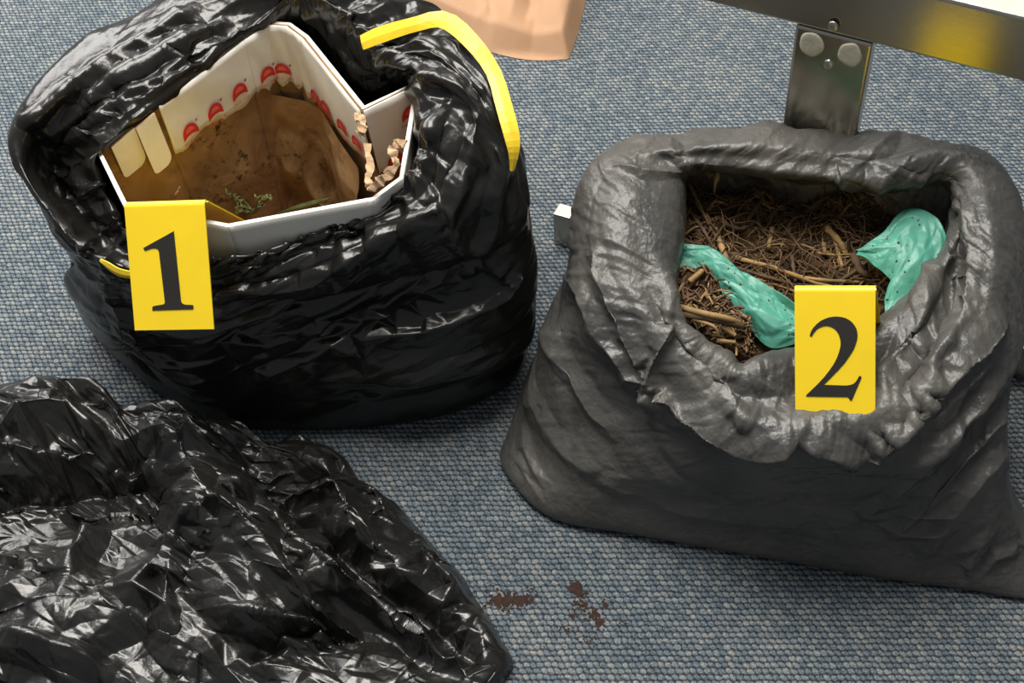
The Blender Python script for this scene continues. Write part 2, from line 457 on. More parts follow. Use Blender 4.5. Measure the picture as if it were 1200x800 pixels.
def build_bench():
    za, zt = 0.40, 0.467
    ra, rb = at(870, 13, za), at(1200, 97, za)
    dx = (rb - ra)[:2]; dx /= np.linalg.norm(dx); dy = np.array([-dx[1], dx[0]])
    ba, bb = at(649, 286), at(1195, 446)
    bx = (bb - ba)[:2]; bx /= np.linalg.norm(bx); by = np.array([-bx[1], bx[0]])
    root = empty('steel_bench', (ba[0], ba[1], 0), 'brushed stainless steel bench frame with bolted flat leg behind the right-hand sack', 'bench')
    bm_mesh('rail', obox(ra[:2] - dx * 0.55, dx, dy, 1.6, 0.055, za, zt, 0.0035), MT['steel'], root)
    bm_mesh('floor_bar', obox(ba[:2], bx, by, 1.15, 0.02, 0.001, 0.052, 0.001), MT['steel'], root)
    l0 = at(931, 31, za)
    lw = np.linalg.norm(at(1022, 53, za) - l0)
    leg = bm_mesh('leg', obox(l0[:2] + dy * 0.003, dx, dy, lw, 0.018, 0.053, za - 0.0005, 0.003), MT['steel'], root)
    def disc(name, px, py, rx, rz, th, mat, wob, sd):
        # on the leg's front face (or the rail's): intersect the pixel ray with the vertical face
        d = _fw * F + _rt * (px - 600) - _up * (py - 400); n3 = np.array([dy[0], dy[1], 0]); o = np.array([l0[0], l0[1], 0]) + n3 * (0.003 if name != 'rail_bolt' else 0)
        s = ((o - CAM) @ n3) / (d @ n3); c = CAM + s * d
        rnd = random.Random(sd); bm = bmesh.new(); ex = np.array([dx[0], dx[1], 0]); N = 28
        rings = []
        for k, (sc, off) in enumerate(((1.0, 0.0), (1.0, th * 0.6), (0.8, th), (0.4, th * (0.8 if wob else 1.1)))):
            ring = []
            for i in range(N):
                a = 2 * math.pi * i / N; w = 1 + wob * (math.sin(3 * a + sd) * 0.5 + math.sin(5 * a + 2 * sd) * 0.5)
                q = c + ex * rx * sc * w * math.cos(a) + np.array([0, 0, 1]) * rz * sc * w * math.sin(a) - n3 * (off - 0.0004)
                ring.append(bm.verts.new(q))
            rings.append(ring)
        for A, B in zip(rings, rings[1:]):
            for i in range(N): bm.faces.new((A[i], A[(i + 1) % N], B[(i + 1) % N], B[i]))
        bm.faces.new(rings[-1]); bmesh.ops.recalc_face_normals(bm, faces=bm.faces)
        return bm_mesh(name.replace('rail_', ''), bm, mat, root, True)
    tag(disc('adhesive_pad', 951, 52, 0.0120, 0.0138, 0.0012, MT['glue'], 0.05, 1), 'off-white oval pad of dried adhesive')
    tag(disc('adhesive_pad', 996, 64, 0.0115, 0.0135, 0.0012, MT['glue'], 0.07, 4), 'off-white oval pad of dried adhesive')
    disc('bolt', 971, 75, 0.0050, 0.0058, 0.0028, MT['bolt'], 0, 2)
    disc('rail_bolt', 976, 31, 0.0050, 0.0058, 0.0018, MT['bolt'], 0, 2)
build_bench()

def out(p, dx, dy, dz):            # offset a point in metres
    q = P(p); return ('w', q[0] + dx, q[1] + dy, q[2] + dz)

BAG1 = [  # floor, low, mid, shoulder, crest, dip, lip, inside
    [(320,505,0),(312,440,.09),(305,370,.18),(300,325,.235),(300,305,.254),(300,300,.257),(300,296,.257),(300,312,.215)],
    [(400,505,0),(395,440,.09),(388,360,.18),(378,302,.246),(374,280,.261),(372,276,.264),(370,272,.264),(370,290,.220)],
    [(470,498,0),(475,435,.09),(470,345,.185),(455,275,.265),(446,254,.276),(442,250,.279),(438,246,.279),(438,262,.235)],
    [(530,486,0),(540,420,.09),(540,335,.185),(515,255,.287),(492,215,.305),(482,208,.303),(474,210,.295),(472,222,.25)],
    [(578,463,0),(602,400,.08),(607,315,.18),(578,205,.305),(525,150,.345),(498,150,.340),(484,165,.322),(482,175,.27)],
    [(604,436,0),(615,370,.08),(614,275,.19),(588,160,.330),(540,100,.370),(508,95,.365),(486,105,.340),(482,112,.28)],
    ['w6',('w',.012,.035,.09),('w',.010,.05,.2),(574,105,.345),(525,62,.378),(495,62,.375),(472,76,.352),(476,95,.29)],
    [('w',-.05,.10,0),('w',-.045,.11,.1),('w',-.04,.11,.2),(538,35,.335),(488,22,.368),(455,42,.366),(430,56,.352),(452,100,.28)],
    [('w',-.11,.165,0),('w',-.105,.17,.1),('w',-.10,.175,.2),(470,2,.335),(440,0,.362),(415,15,.364),(405,25,.356),(425,100,.27)],
    [('w',-.185,.225,0),('w',-.18,.235,.1),('w',-.18,.24,.2),(360,-32,.335),(345,-25,.368),(348,-10,.364),(352,0,.355),(372,62,.275)],
    [('w',-.27,.235,0),('w',-.27,.245,.1),('w',-.27,.25,.2),(270,-30,.33),(258,-16,.360),(285,8,.350),(306,33,.334),(306,33,.28)],
    [('w',-.335,.20,0),('w',-.34,.21,.1),('w',-.34,.215,.2),(185,8,.325),(180,20,.352),(212,48,.345),(242,75,.330),(242,75,.275)],
    [('w',-.385,.145,0),('w',-.39,.155,.1),('w',-.395,.16,.2),(110,50,.32),(108,58,.345),(142,95,.335),(182,121,.326),(182,121,.27)],
    [('w',-.41,.09,0),('w',-.42,.095,.1),('w',-.43,.09,.2),(46,112,.31),(48,120,.332),(95,142,.305),(137,160,.316),(137,162,.26)],
    [('w',-.41,.03,0),('w',-.425,.035,.1),('w',-.435,.025,.2),(20,165,.285),(22,170,.308),(68,188,.265),(110,184,.305),(112,188,.25)],
    [(112,385,0),(80,325,.10),(80,290,.18),(34,215,.268),(37,214,.290),(75,222,.24),(114,206,.290),(118,212,.24)],
    [(158,435,0),(112,375,.085),(98,325,.17),(78,282,.245),(80,274,.265),(105,255,.235),(130,240,.268),(135,248,.225)],
    [(208,474,0),(180,420,.07),(152,365,.15),(132,322,.218),(132,310,.240),(142,290,.238),(152,276,.252),(158,285,.215)],
    [(264,497,0),(245,440,.075),(228,385,.155),(215,340,.212),(212,322,.240),(214,308,.249),(216,300,.253),(220,312,.215)],
]
BAG1[6][0] = ('w', .005, .03, 0)

def with_base(stations, k=0.55):
    fl_ = np.array([P(s[0]) for s in stations]); c = fl_.mean(0)
    res = []
    for s, f in zip(stations, fl_):
        q = c + (f - c) * k
        res.append([('w', q[0], q[1], 0.002)] + [('w', f[0], f[1], 0.003)] + list(s[1:]))
    return res

BAG2 = [
    [(880,652,0),(880,612,.05),(885,568,.11),(890,530,.165),(896,503,.200),(890,470,.200),(876,434,.212),(876,430,.16)],
    [(1010,675,0),(1012,636,.05),(1010,590,.11),(1005,545,.165),(992,494,.205),(985,455,.200),(975,408,.215),(975,404,.16)],
    [(1125,691,0),(1120,645,.05),(1108,588,.12),(1085,522,.18),(1056,474,.217),(1045,430,.215),(1032,380,.228),(1030,374,.16)],
    [(1206,702,0),(1192,640,.05),(1168,555,.13),(1145,458,.20),(1110,415,.238),(1088,380,.233),(1072,346,.236),(1066,345,.165)],
    [(1222,672,0),(1190,598,.06),(1180,520,.13),(1184,410,.21),(1152,360,.253),(1120,332,.246),(1100,311,.246),(1095,312,.175)],
    [('w',.475,-.16,0),('w',.48,-.155,.07),('w',.475,-.15,.15),(1194,305,.24),(1166,280,.276),(1134,268,.270),(1114,262,.258),(1110,265,.185)],
    [('w',.455,-.10,0),('w',.455,-.095,.08),('w',.45,-.09,.16),(1168,212,.262),(1138,196,.287),(1118,205,.280),(1106,212,.262),(1105,218,.185)],
    [('w',.40,-.065,0),('w',.40,-.06,.08),('w',.395,-.05,.17),(1062,172,.265),(1052,180,.291),(1048,200,.286),(1045,224,.266),(1045,228,.20)],
    [('w',.315,-.02,0),('w',.315,-.015,.08),('w',.315,-.012,.17),(950,160,.27),(950,171,.296),(950,190,.290),(950,213,.271),(950,217,.20)],
    [('w',.225,.015,0),('w',.22,.02,.08),('w',.215,.015,.17),(845,158,.27),(848,168,.296),(848,182,.291),(850,202,.272),(850,207,.20)],
    [('w',.14,.02,0),('w',.13,.025,.08),('w',.12,.015,.17),(742,168,.268),(758,176,.291),(780,186,.286),(805,198,.274),(805,205,.20)],
    [('w',.09,-.02,0),('w',.085,-.015,.08),('w',.08,-.02,.16),(688,204,.262),(715,196,.286),(758,214,.281),(801,222,.260),(801,235,.185)],
    [(640,430,0),(642,385,.08),(660,325,.17),(674,275,.240),(704,256,.271),(748,264,.270),(797,275,.248),(798,285,.175)],
    [(604,512,0),(618,465,.06),(640,405,.14),(682,340,.22),(718,318,.252),(755,320,.250),(791,325,.238),(792,330,.168)],
    [(592,548,0),(626,512,.05),(662,455,.13),(716,402,.20),(752,376,.235),(775,372,.233),(796,372,.228),(796,375,.158)],
    [(645,607,0),(672,562,.055),(718,515,.115),(770,463,.175),(800,432,.210),(812,418,.212),(822,402,.217),(822,400,.158)],
    [(750,629,0),(758,590,.055),(788,552,.11),(830,507,.162),(846,477,.200),(846,452,.203),(850,420,.214),(852,416,.16)],
]
# ------------------------------------------------------------------ sack shells from stations
def rings_to_surface(stations, nu, nv):
    S = np.array([[P(p) for p in st] for st in stations])      # station, ring, xyz
    k, nr = S.shape[:2]
    D = crspline(S, 600, True); stn = np.linspace(0, k, 600, endpoint=False)
    A = np.concatenate([D, D[:1]], 0)
    l = np.linalg.norm(np.diff(A, axis=0), axis=2)[:, 2:nr - 1].mean(1)
    s = np.concatenate([[0], np.cumsum(l)]); t = np.linspace(0, s[-1], nu, endpoint=False)
    j = np.clip(np.searchsorted(s, t, 'right') - 1, 0, 599); f = (t - s[j]) / (s[j + 1] - s[j])
    S = A[j] * (1 - f)[:, None, None] + A[j + 1] * f[:, None, None]
    st_of_u = stn[j] + f * (k / 600)
    Lu = s[-1]
    prof = crspline(S.transpose(1, 0, 2), 40 * (nr - 1) + 1, False)   # (k, nu, 3)
    seg = np.linalg.norm(np.diff(prof, axis=0), axis=2).mean(1)
    s = np.concatenate([[0], np.cumsum(seg)]); t = np.linspace(0, s[-1], nv)
    ringv = s[::40] / s[-1]
    j = np.clip(np.searchsorted(s, t) - 1, 0, len(s) - 2); f = ((t - s[j]) / (s[j + 1] - s[j] + 1e-12))[:, None, None]
    return prof[j] * (1 - f) + prof[j + 1] * f, st_of_u, ringv, Lu, s[-1]

def bandmask(x, pts): return np.interp(x, [p[0] for p in pts], [p[1] for p in pts])

def displace(X, h, per):
    return X + normals(relax(X, per, 3), per) * h[..., None]

FOLDS1 = [
    ([(247,342),(357,330),(455,275),(513,247)], .009, 8, 22), ([(300,450),(455,366),(522,318)], .010, 10, 26), ([(364,394),(487,386),(585,352),(614,318)], .009, 9, 24),
    ([(513,247),(552,299),(606,340)], .006, 5, 6), ([(565,130),(541,221),(520,262)], .010, 12, 14), ([(520,120),(505,180),(490,235)], .009, 10, 12), ([(590,170),(575,260),(545,330)], .008, 12, 12),
    ([(255,400),(360,392),(470,330)], .008, 8, 24), ([(420,470),(520,430),(600,400)], .008, 10, 24), ([(150,390),(190,430),(260,470)], .007, 12, 14), ([(120,330),(140,370),(180,420)], .007, 10, 10),
    ([(28,150),(110,82),(225,10)], .008, 9, 9), ([(45,165),(140,98),(262,26)], .009, 7, 10), ([(62,186),(150,116),(300,26)], .008, 7, 9), ([(90,176),(180,108),(240,72)], .007, 6, 8),
    ([(350,5),(385,40),(425,95)], .005, 5, 8), ([(380,30),(420,80),(470,85)], .005, 5, 8), ([(60,200),(95,215),(130,265)], .009, 7, 8), ([(75,180),(110,230),(135,290)], .008, 6, 8), ([(430,58),(480,75),(520,100)], .008, 9, 9),
]
def build_sack1():
    root = empty('drawstring_sack', (-.21, .05, 0), 'black drawstring refuse sack standing open around the cardboard box', 'sack')
    nu, nv = 760, 380
    X, st, rv, Lu, Lv = rings_to_surface(with_base(BAG1), nu, nv)
    X, st = np.roll(X, nu // 2, 1), np.roll(st, nu // 2)            # seam of the grid at the back
    seam = np.clip(np.minimum(np.arange(nu), nu - 1 - np.arange(nu)) / 20.0, 0, 1)[None]
    v = np.linspace(0, 1, nv)[:, None]; st = st[None, :]
    fl_, low, mid, sh, cr, dip, lip, ins = rv[1:]
    foot = bandmask(v, [(0, 0), (fl_, .05), (low, 1), (1, 1)])
    body = bandmask(v, [(low * .6 + fl_ * .4, 0), (low, 1), (sh, 1), (cr, .25), (1, .2)])
    hem = bandmask(v, [(mid, 0), (sh, .8), (cr, 1), (lip, 1), (1, .5)])
    def sect(*pts): return bandmask(st % 19, pts)
    front = sect((0, 1), (3, 1), (4.5, .4), (6, .1), (15, .1), (16.5, 1), (19, 1))
    left = sect((0, 0), (8, 0), (9.5, 1), (16, 1), (17.3, 0), (19, 0))
    right = sect((0, 0), (2.5, 0), (4, 1), (8, 1), (9, .3), (10, 0), (19, 0))
    D = lambda sp, seed, s_=1.0, rot=0.0, soft=1: dfacet(nv, nu, Lu, Lv, sp, seed, s_, rot, True, None, soft)
    big = body * (.014 * D(.055, 1, 3.0, .34, 1) * (front + .25) + .010 * D(.05, 2, 2.5, 1.15, 2) * right)
    X = displace(X, big * foot, True)
    X = displace(X, fold_field(X, FOLDS1, 3, 30, .004, 1.0, 1.15) * bandmask(v, [(fl_, 0), (low, 1), (1, 1)]) * seam, True)
    h = body * (.0045 * D(.026, 3, 3.2, .40, 0) + .0015 * D(.014, 11, 3.5, .5, 0)) + hem * front * .0065 * D(.0105, 4, 2.6, 1.5, 1)
    h = h + hem * left * (.0085 * D(.018, 5, 7.0, -.08, 1) + .0028 * D(.011, 6, 6.0, -.1, 0)) + hem * right * (.010 * D(.026, 7, 2.2, 1.2, 1) + .004 * D(.012, 8, 1.5, .9, 1))
    X = displace(X, h * foot, True)
    h = .0008 * D(.0085, 9, 3.0, .5, 0) * foot
    X = displace(X, h, True)
    X[..., 2] = np.maximum(X[..., 2], .0012)
    grid_mesh('film', X, MT['film1'], True, root)
    path = [(424,50,.362),(448,40,.374),(485,29,.386),(520,23,.392),(552,48,.388),(578,84,.374),(591,126,.362),(600,160,.348),(602,180,.336),(600,200,.320)]
    pp = np.array([P(p) for p in path]); tt = np.gradient(pp, axis=0); wd = np.cross(np.array([.15, -.55, .8]), tt); wd /= np.linalg.norm(wd, axis=1, keepdims=True)
    V, f = strip([P(p) for p in path], wd, [.015,.017,.015,.018,.017,.015,.016,.015,.010,.004], .0006, 26)
    tag(mesh('drawstring', V, f, MT['strap'], root, False), 'bright yellow plastic drawstring')
    path = [(118,305,.262),(128,312,.262),(140,319,.262),(155,322,.262),(170,322,.26)]
    V, f = strip([P(p) for p in path], [(0,.3,.9)] * 5, [.004,.009,.009,.008,.008], .0012, 30)
    tag(mesh('drawstring', V, f, MT['strap'], root, False), 'bright yellow plastic drawstring')
build_sack1()

FOLDS2 = [
    ([(660,318),(705,395),(765,485)], .011, 16, 10), ([(690,285),(715,365),(778,478)], .010, 14, 9), ([(634,379),(670,450),(725,520)], .010, 18, 10), ([(615,450),(655,520),(700,560)], .008, 16, 10),
    ([(792,345),(775,410),(757,458)], .011, 10, 14), ([(800,392),(830,440),(880,500)], .010, 12, 12), ([(757,458),(805,486),(882,528),(935,516)], .020, 26, 7), ([(935,516),(1010,540),(1060,508),(1120,440),(1182,380)], .018, 26, 7),
    ([(1178,445),(1090,540),(1005,612)], .011, 14, 12), ([(1180,480),(1115,560),(1040,632)], .012, 14, 10), ([(1182,520),(1125,595),(1080,655)], .010, 12, 12), ([(1165,420),(1080,500),(985,560)], .009, 16, 10),
    ([(1158,610),(1140,650),(1122,690)], .010, 12, 10), ([(1195,640),(1165,655),(1140,680)], .009, 8, 8), ([(1098,300),(1072,390),(1032,462)], .016, 14, 16), ([(1114,235),(1122,300),(1098,385),(1052,462)], -.016, 8, 10), ([(1128,240),(1140,310),(1116,395),(1066,480)], .012, 10, 16),
    ([(1135,230),(1150,300),(1140,370)], .006, 8, 12), ([(600,530),(618,560),(645,600)], .008, 7, 7), ([(612,500),(620,540),(640,575)], .008, 7, 7), ([(870,432),(900,455),(925,480)], .008, 10, 12), ([(700,560),(800,600),(950,620)], .005, 18, 18),
    ([(850,440),(910,420),(935,402)], .008, 8, 12), ([(720,190),(770,205),(800,200)], .007, 8, 8), ([(1030,185),(1060,205),(1085,215)], .007, 8, 8),
]
def build_sack2():
    root = empty('open_sack', (.27, -.17, 0), 'dusty grey-black plastic sack with rolled-down rim full of roots and soil', 'sack')
    nu, nv = 700, 340
    X, st, rv, Lu, Lv = rings_to_surface(with_base(BAG2), nu, nv)
    X, st = np.roll(X, nu // 2, 1), np.roll(st, nu // 2)
    seam = np.clip(np.minimum(np.arange(nu), nu - 1 - np.arange(nu)) / 20.0, 0, 1)[None]
    v = np.linspace(0, 1, nv)[:, None]; st = st[None, :]
    fl_, low, mid, sh, cr, dip, lip, ins = rv[1:]
    foot = bandmask(v, [(0, 0), (fl_, .08), (low, 1), (1, 1)])
    body = bandmask(v, [(fl_, 0), (low, .7), (mid, 1), (sh, .8), (cr, .2), (1, .1)])
    rim = bandmask(v, [(mid, 0), (sh, .8), (cr, 1), (lip, .8), (1, .3)])
    def sect(*pts): return bandmask(st % 17, pts)
    left = sect((0, .2), (1, 0), (10, 0), (11.5, .7), (13, 1), (16, 1), (17, .2))
    right = sect((0, .1), (1, .4), (2, 1), (5, 1), (6, .4), (7, .1), (17, .1))
    back = sect((0, 0), (5.5, 0), (7, 1), (10, 1), (11, 0), (17, 0))
    D = lambda sp, seed, s_=1.0, rot=0.0, soft=1: dfacet(nv, nu, Lu, Lv, sp, seed, s_, rot, True, None, soft)
    # cuff: the rolled-down rim overlaps the body along a soft step
    cuff = bandmask(v, [(mid, 0), (mid * .30 + sh * .70, 0), (mid * .08 + sh * .92, .010), (cr, .008), (dip, .004), (1, 0)]) * sect((0, 1), (3, 1), (5, .5), (7, .3), (10, .3), (12, .1), (14, .6), (15, 1), (17, 1))
    X = displace(X, cuff + .25 * cuff * vnoise(st * 2.3, v * 4, 7), True)
    X = displace(X, fold_field(X, FOLDS2, 4, 44, .002, 1.0, .8) * bandmask(v, [(fl_, 0), (low, 1), (1, 1)]) * seam, True)
    h = body * (left * .0045 * D(.026, 21, 6.0, -.95, 0) + right * .0050 * D(.026, 22, 6.5, .95, 0) + .005 * D(.06, 23, 2, .3, 1))
    h = h + rim * (.0045 * D(.045, 24, 4.0, .2, 1) + left * .0012 * D(.016, 26, 5, 1.2, 0) + right * .0016 * D(.018, 27, 5, 1.0, 0) + back * .006 * D(.022, 28, 1.6, 1.3, 0))
    X = displace(X, h * foot, True)
    h = (body * .4 + rim) * (.0010 * D(.010, 29, 4.5, .9, 0) + .0008 * D(.0050, 30, 5.0, 1.0, 0))
    X = displace(X, h * foot, True)
    X[..., 2] = np.maximum(X[..., 2], .0012)
    grid_mesh('film', X, MT['film2'], True, root)
build_sack2()

FOLDS3 = [
    ([(233,591),(195,650),(150,712)], .022, 26, 30), ([(233,591),(289,607),(362,710),(395,733)], .016, 22, 22), ([(196,740),(207,648),(233,592)], .016, 20, 14), ([(274,570),(336,622),(413,689),(514,764)], .020, 24, 20),
    ([(310,576),(429,669),(517,731),(563,772)], -.018, 16, 18), ([(207,498),(258,534),(306,578)], .018, 16, 22), ([(351,524),(393,570),(424,648)], .016, 16, 20), ([(434,596),(486,617),(501,653),(558,712)], .014, 14, 16),
    ([(0,495),(78,478),(116,520)], .016, 20, 24), ([(-20,580),(80,574),(182,575)], -.022, 22, 24), ([(78,682),(98,640),(116,616)], .016, 16, 20), ([(31,658),(14,690),(-10,715)], .014, 14, 20), ([(248,712),(351,731),(384,752)], .014, 14, 18),
    ([(289,778),(331,738),(424,748)], -.014, 14, 16), ([(20,440),(90,452),(140,475)], .010, 10, 12), ([(0,520),(60,540),(120,530)], .012, 12, 16), ([(120,560),(160,530),(190,490)], -.014, 14, 14), ([(0,745),(60,760),(140,790)], .014, 14, 16),
    ([(400,540),(450,590),(530,670),(590,770)], .010, 12, 10),
]
def build_sack3():
    top = [(-190,510,0),(-60,470,0),(20,462,0),(60,460,0),(96,470,0),(128,476,0),(150,496,0),(190,500,0),(230,516,0),(275,512,0),(310,526,0),(338,520,0),(360,530,0)]
    right = [(360,530,0),(392,545,0),(415,556,0),(436,584,0),(470,600,0),(492,622,0),(522,656,0),(540,672,0),(556,700,0),(571,722,0),(588,752,0),(602,778,0),(590,806,0),(592,860,0)]
    bottom = [(-220,1000,0),(0,990,0),(200,985,0),(420,960,0),(540,920,0),(592,860,0)]
    left = [(-190,510,0),(-230,620,0),(-250,800,0),(-220,1000,0)]
    nu, nv = 600, 600
    T = coons(top, bottom, left, right, nu, nv)
    u = np.linspace(0, 1, nu)[None]; v = np.linspace(0, 1, nv)[:, None]
    e = np.minimum(np.minimum(u, 1 - u), np.minimum(v, 1 - v))
    edge = 1 - np.exp(-e / 0.022)
    x, y = T[..., 0], T[..., 1]
    def hump(px, py, z, r, ax=1.0, ang=0.0):
        c = at(px, py, z); dx, dy = x - c[0], y - c[1]
        a, b = dx * math.cos(ang) + dy * math.sin(ang), -dx * math.sin(ang) + dy * math.cos(ang)
        return z * np.maximum(0, 1 - np.sqrt((a / (r * ax)) ** 2 + (b / r) ** 2 + 0.004))
    h = .034 + hump(70, 480, .050, .13, 1.4, .1) + hump(20, 540, .03, .08) + hump(235, 575, .060, .05, 3.2, -1.0) + hump(300, 690, .060, .11, 1.6, -.8) + hump(60, 740, .05, .12)
    h = h + hump(440, 650, .045, .05, 3.6, -.85) + hump(240, 490, .045, .07) - hump(130, 580, .035, .05, 2.2, .1) - hump(350, 610, .03, .04, 4, -.85) - hump(400, 760, .03, .05, 3, .2)
    Lu, Lv = .78, .56
    gp = at(225, 575, .07)
    gu = (gp[0] - T[0, 0, 0]) / (T[0, -1, 0] - T[0, 0, 0]) * Lu; gv = .33 * Lv
    def polar(p):
        d = p - [gu, gv]; r = np.hypot(d[:, 0], d[:, 1]) + .02
        return np.stack([np.log(r) * .35, np.arctan2(d[:, 1], d[:, 0]) * 1.2 + 0 * r], 1)
    D = lambda sp, seed, s_=1.0, rot=0.0, soft=1, warp=None: dfacet(nv, nu, Lu, Lv, sp, seed, s_, rot, False, warp, soft)
    T[..., 2] = np.maximum(h, .004) * edge + .002
    h = h + edge * (fold_field(T, FOLDS3, 5, 44, .011, -1.0, 1.4) + .010 * D(.060, 41, 2.2, .8, 0, polar))
    T[..., 2] = np.maximum(h, .004) * edge + .002
    X = displace(T, edge * (.0075 * D(.032, 43, 2.4, .75, 0) + .0032 * D(.018, 48, 1.8, -.5, 0)), False)
    X = displace(X, edge * (.0016 * D(.0100, 44, 1.8, .6, 0)), False)
    X[..., 2] = np.maximum(X[..., 2], .0012)
    root = grid_mesh('empty_sack', X, MT['film3'], False)
    tag(root, 'crumpled empty black plastic sack lying flat on the carpet', 'sack')
build_sack3()
from mathutils.geometry import tessellate_polygon
# ------------------------------------------------------------------ cardboard box inside the black sack
RIM = [(150,240,.296),(268,262,.290),(436,231,.300),(468,207,.305),(486,98,.335),(425,128,.322),(358,44,.329),(338,29,.331),(312,27,.332),(284,46,.330),(183,123,.322),(119,178,.302)]
def build_box():
    K = np.array([P(p) for p in RIM]); c = K[:, :2].mean(0)
    B = K.copy(); B[:, :2] = c + (K[:, :2] - c) * 0.89; B[:, 2] = 0.014
    B[5, :2] = c + (K[5, :2] - c) * 1.25
    root = empty('cardboard_box', (c[0], c[1], 0.006), 'white-coated cardboard produce box with brown inside and red printed band in the black sack', 'box')
    cc = np.array([c[0], c[1], 0.15])
    def frame(i):
        a, b, a0, b0 = K[i], K[(i + 1) % len(K)], B[i], B[(i + 1) % len(K)]
        n = np.cross(b - a, a0 - a); n /= np.linalg.norm(n)
        t = b - a; inn = np.array([-t[1], t[0], 0]); n = n if n @ inn > 0 else -n      # rim runs anticlockwise: left side is inside
        return a, b, a0, b0, n
    def panel(i, nu=26, nv=30, th=.004):
        a, b, a0, b0, n = frame(i)
        u = np.linspace(0, 1, nu)[None, :, None]; v = np.linspace(0, 1, nv)[:, None, None]
        X = (1 - v) * ((1 - u) * a + u * b) + v * ((1 - u) * a0 + u * b0)
        L = np.linalg.norm(b - a)
        w = .004 * vnoise(u[..., 0] * L / .05 + i * 7, v[..., 0] * 6, 60 + i) * np.sin(np.pi * np.clip(v[..., 0] * 1.1, 0, 1)) * np.sin(np.pi * u[..., 0])
        X = X + n * w[..., None]
        nm = [frame((i + k) % len(K))[4] for k in (-1, 0, 1)]
        m0, m1 = nm[0] + nm[1], nm[1] + nm[2]
        m0, m1 = m0 / max(.5, m0 @ n), m1 / max(.5, m1 @ n)                # mitred corners
        O = X - th * ((1 - u) * m0 + u * m1)
        V = np.concatenate([X.reshape(-1, 3), O.reshape(-1, 3)]); N = nu * nv
        Fi, Fo, Fe = [], [], []
        for r in range(nv - 1):
            for q in range(nu - 1):
                k = r * nu + q
                Fi.append((k, k + 1, k + nu + 1, k + nu)); Fo.append((N + k + nu, N + k + nu + 1, N + k + 1, N + k))
        for q in range(nu - 1):
            Fe.append((q + 1, q, N + q, N + q + 1))
        for r in range(nv - 1):
            k = r * nu; Fe.append((k, k + nu, N + k + nu, N + k)); k += nu - 1; Fe.append((k + nu, k, N + k, N + k + nu))
        o = mesh('wall_panel', V, Fi + Fo + Fe, MT['card'], root)
        o.data.materials.append(MT['white'])
        mi = [0] * len(Fi) + [1] * (len(Fo) + len(Fe)); o.data.polygons.foreach_set('material_index', mi)
        sm = [True] * (2 * len(Fi)) + [False] * len(Fe); o.data.polygons.foreach_set('use_smooth', sm)
        return o
    for i in range(len(K)): panel(i)
    # bottom
    V = [(p[0], p[1], .012) for p in B] + [(p[0], p[1], .008) for p in B]; m = len(B)
    mesh('bottom_panel', V, [tuple(range(m)), tuple(range(2 * m - 1, m - 1, -1))] + [(j, m + j, m + (j + 1) % m, (j + 1) % m) for j in range(m)], MT['card'], root, False)
    # printed white bands round the top of the inside
    def band(i, logos, h0, h1, u0=0.0, u1=1.0, torn=False):
        a, b, a0, b0, n = frame(i); L = np.linalg.norm(b - a); H = a[2] - a0[2]
        nu, nv = 40, 10
        u = np.linspace(u0, u1, nu)
        hh = h0 + (h1 - h0) * u + .0045 * np.sin(u * 9 + i * 2) + .002 * vnoise(u * 22, u * 0 + i, 3)
        def pt(uu, d, off):        # uu along, d metres below the rim, off = proud of the wall
            f = d / H; X = (1 - f) * ((1 - uu) * a + uu * b) + f * ((1 - uu) * a0 + uu * b0)
            return X + n * off
        V, Fc = [], []
        for s, off in ((0, .0045), (1, .0030)):
            for r in range(nv):
                for q in range(nu):
                    d = (hh[q] * r / (nv - 1)) - .0006
                    V.append(pt(u[q], d, off + .0005 * math.sin(r * .7 + q * .2 + i) * (r > 0)))
        N = nu * nv
        for r in range(nv - 1):
            for q in range(nu - 1):
                k = r * nu + q; Fc.append((k, k + 1, k + nu + 1, k + nu)); Fc.append((N + k + nu, N + k + nu + 1, N + k + 1, N + k))
        for q in range(nu - 1):
            Fc.append((q + 1, q, N + q, N + q + 1)); k = (nv - 1) * nu + q; Fc.append((k, k + 1, N + k + 1, N + k))
        for r in range(nv - 1):
            k = r * nu; Fc.append((k, k + nu, N + k + nu, N + k)); k += nu - 1; Fc.append((k + nu, k, N + k, N + k + nu))
        bo = mesh('printed_band', V, Fc, MT['white'], root)
        tag(bo, 'white paper band with red half-round logos')
        for lu, ld, sz in logos:
            def q3(x, y, off=.0066): return pt(lu - x * 1.15 * sz / L, ld + y * 1.35 * sz, off)      # x right along, y down, in logo units
            nn = 20
            ring = [(-.5, .22)] + [(-.5 * math.cos(t), .05 - .55 * math.sin(t)) for t in np.linspace(0, math.pi, nn)] + [(.5, .22)] + [(.25, .10), (0, .06), (-.25, .10)]
            lo = mesh('logo_dome', [q3(x, y) for x, y in ring], [tuple(range(len(ring)))], MT['red'], None, False); attach2(lo, bo, root)
            inn_ = [(-.30 * math.cos(t), -.02 - .33 * math.sin(t)) for t in np.linspace(0.25, math.pi - .25, 12)]
            lo2 = mesh('logo_dome', [q3(x, y, .0070) for x, y in inn_], [tuple(range(len(inn_)))], MT['redl'], None, False); attach2(lo2, bo, root)
            dot = [(.52 + .07 * math.cos(t), -.42 + .07 * math.sin(t)) for t in np.linspace(0, 2 * math.pi, 8, endpoint=False)]
            lo3 = mesh('logo_dot', [q3(x, y) for x, y in dot], [tuple(range(8))], MT['red'], None, False); attach2(lo3, bo, root)
            V, Fc = [], []
            rnd = random.Random(int(lu * 100) + i)
            x = -.55
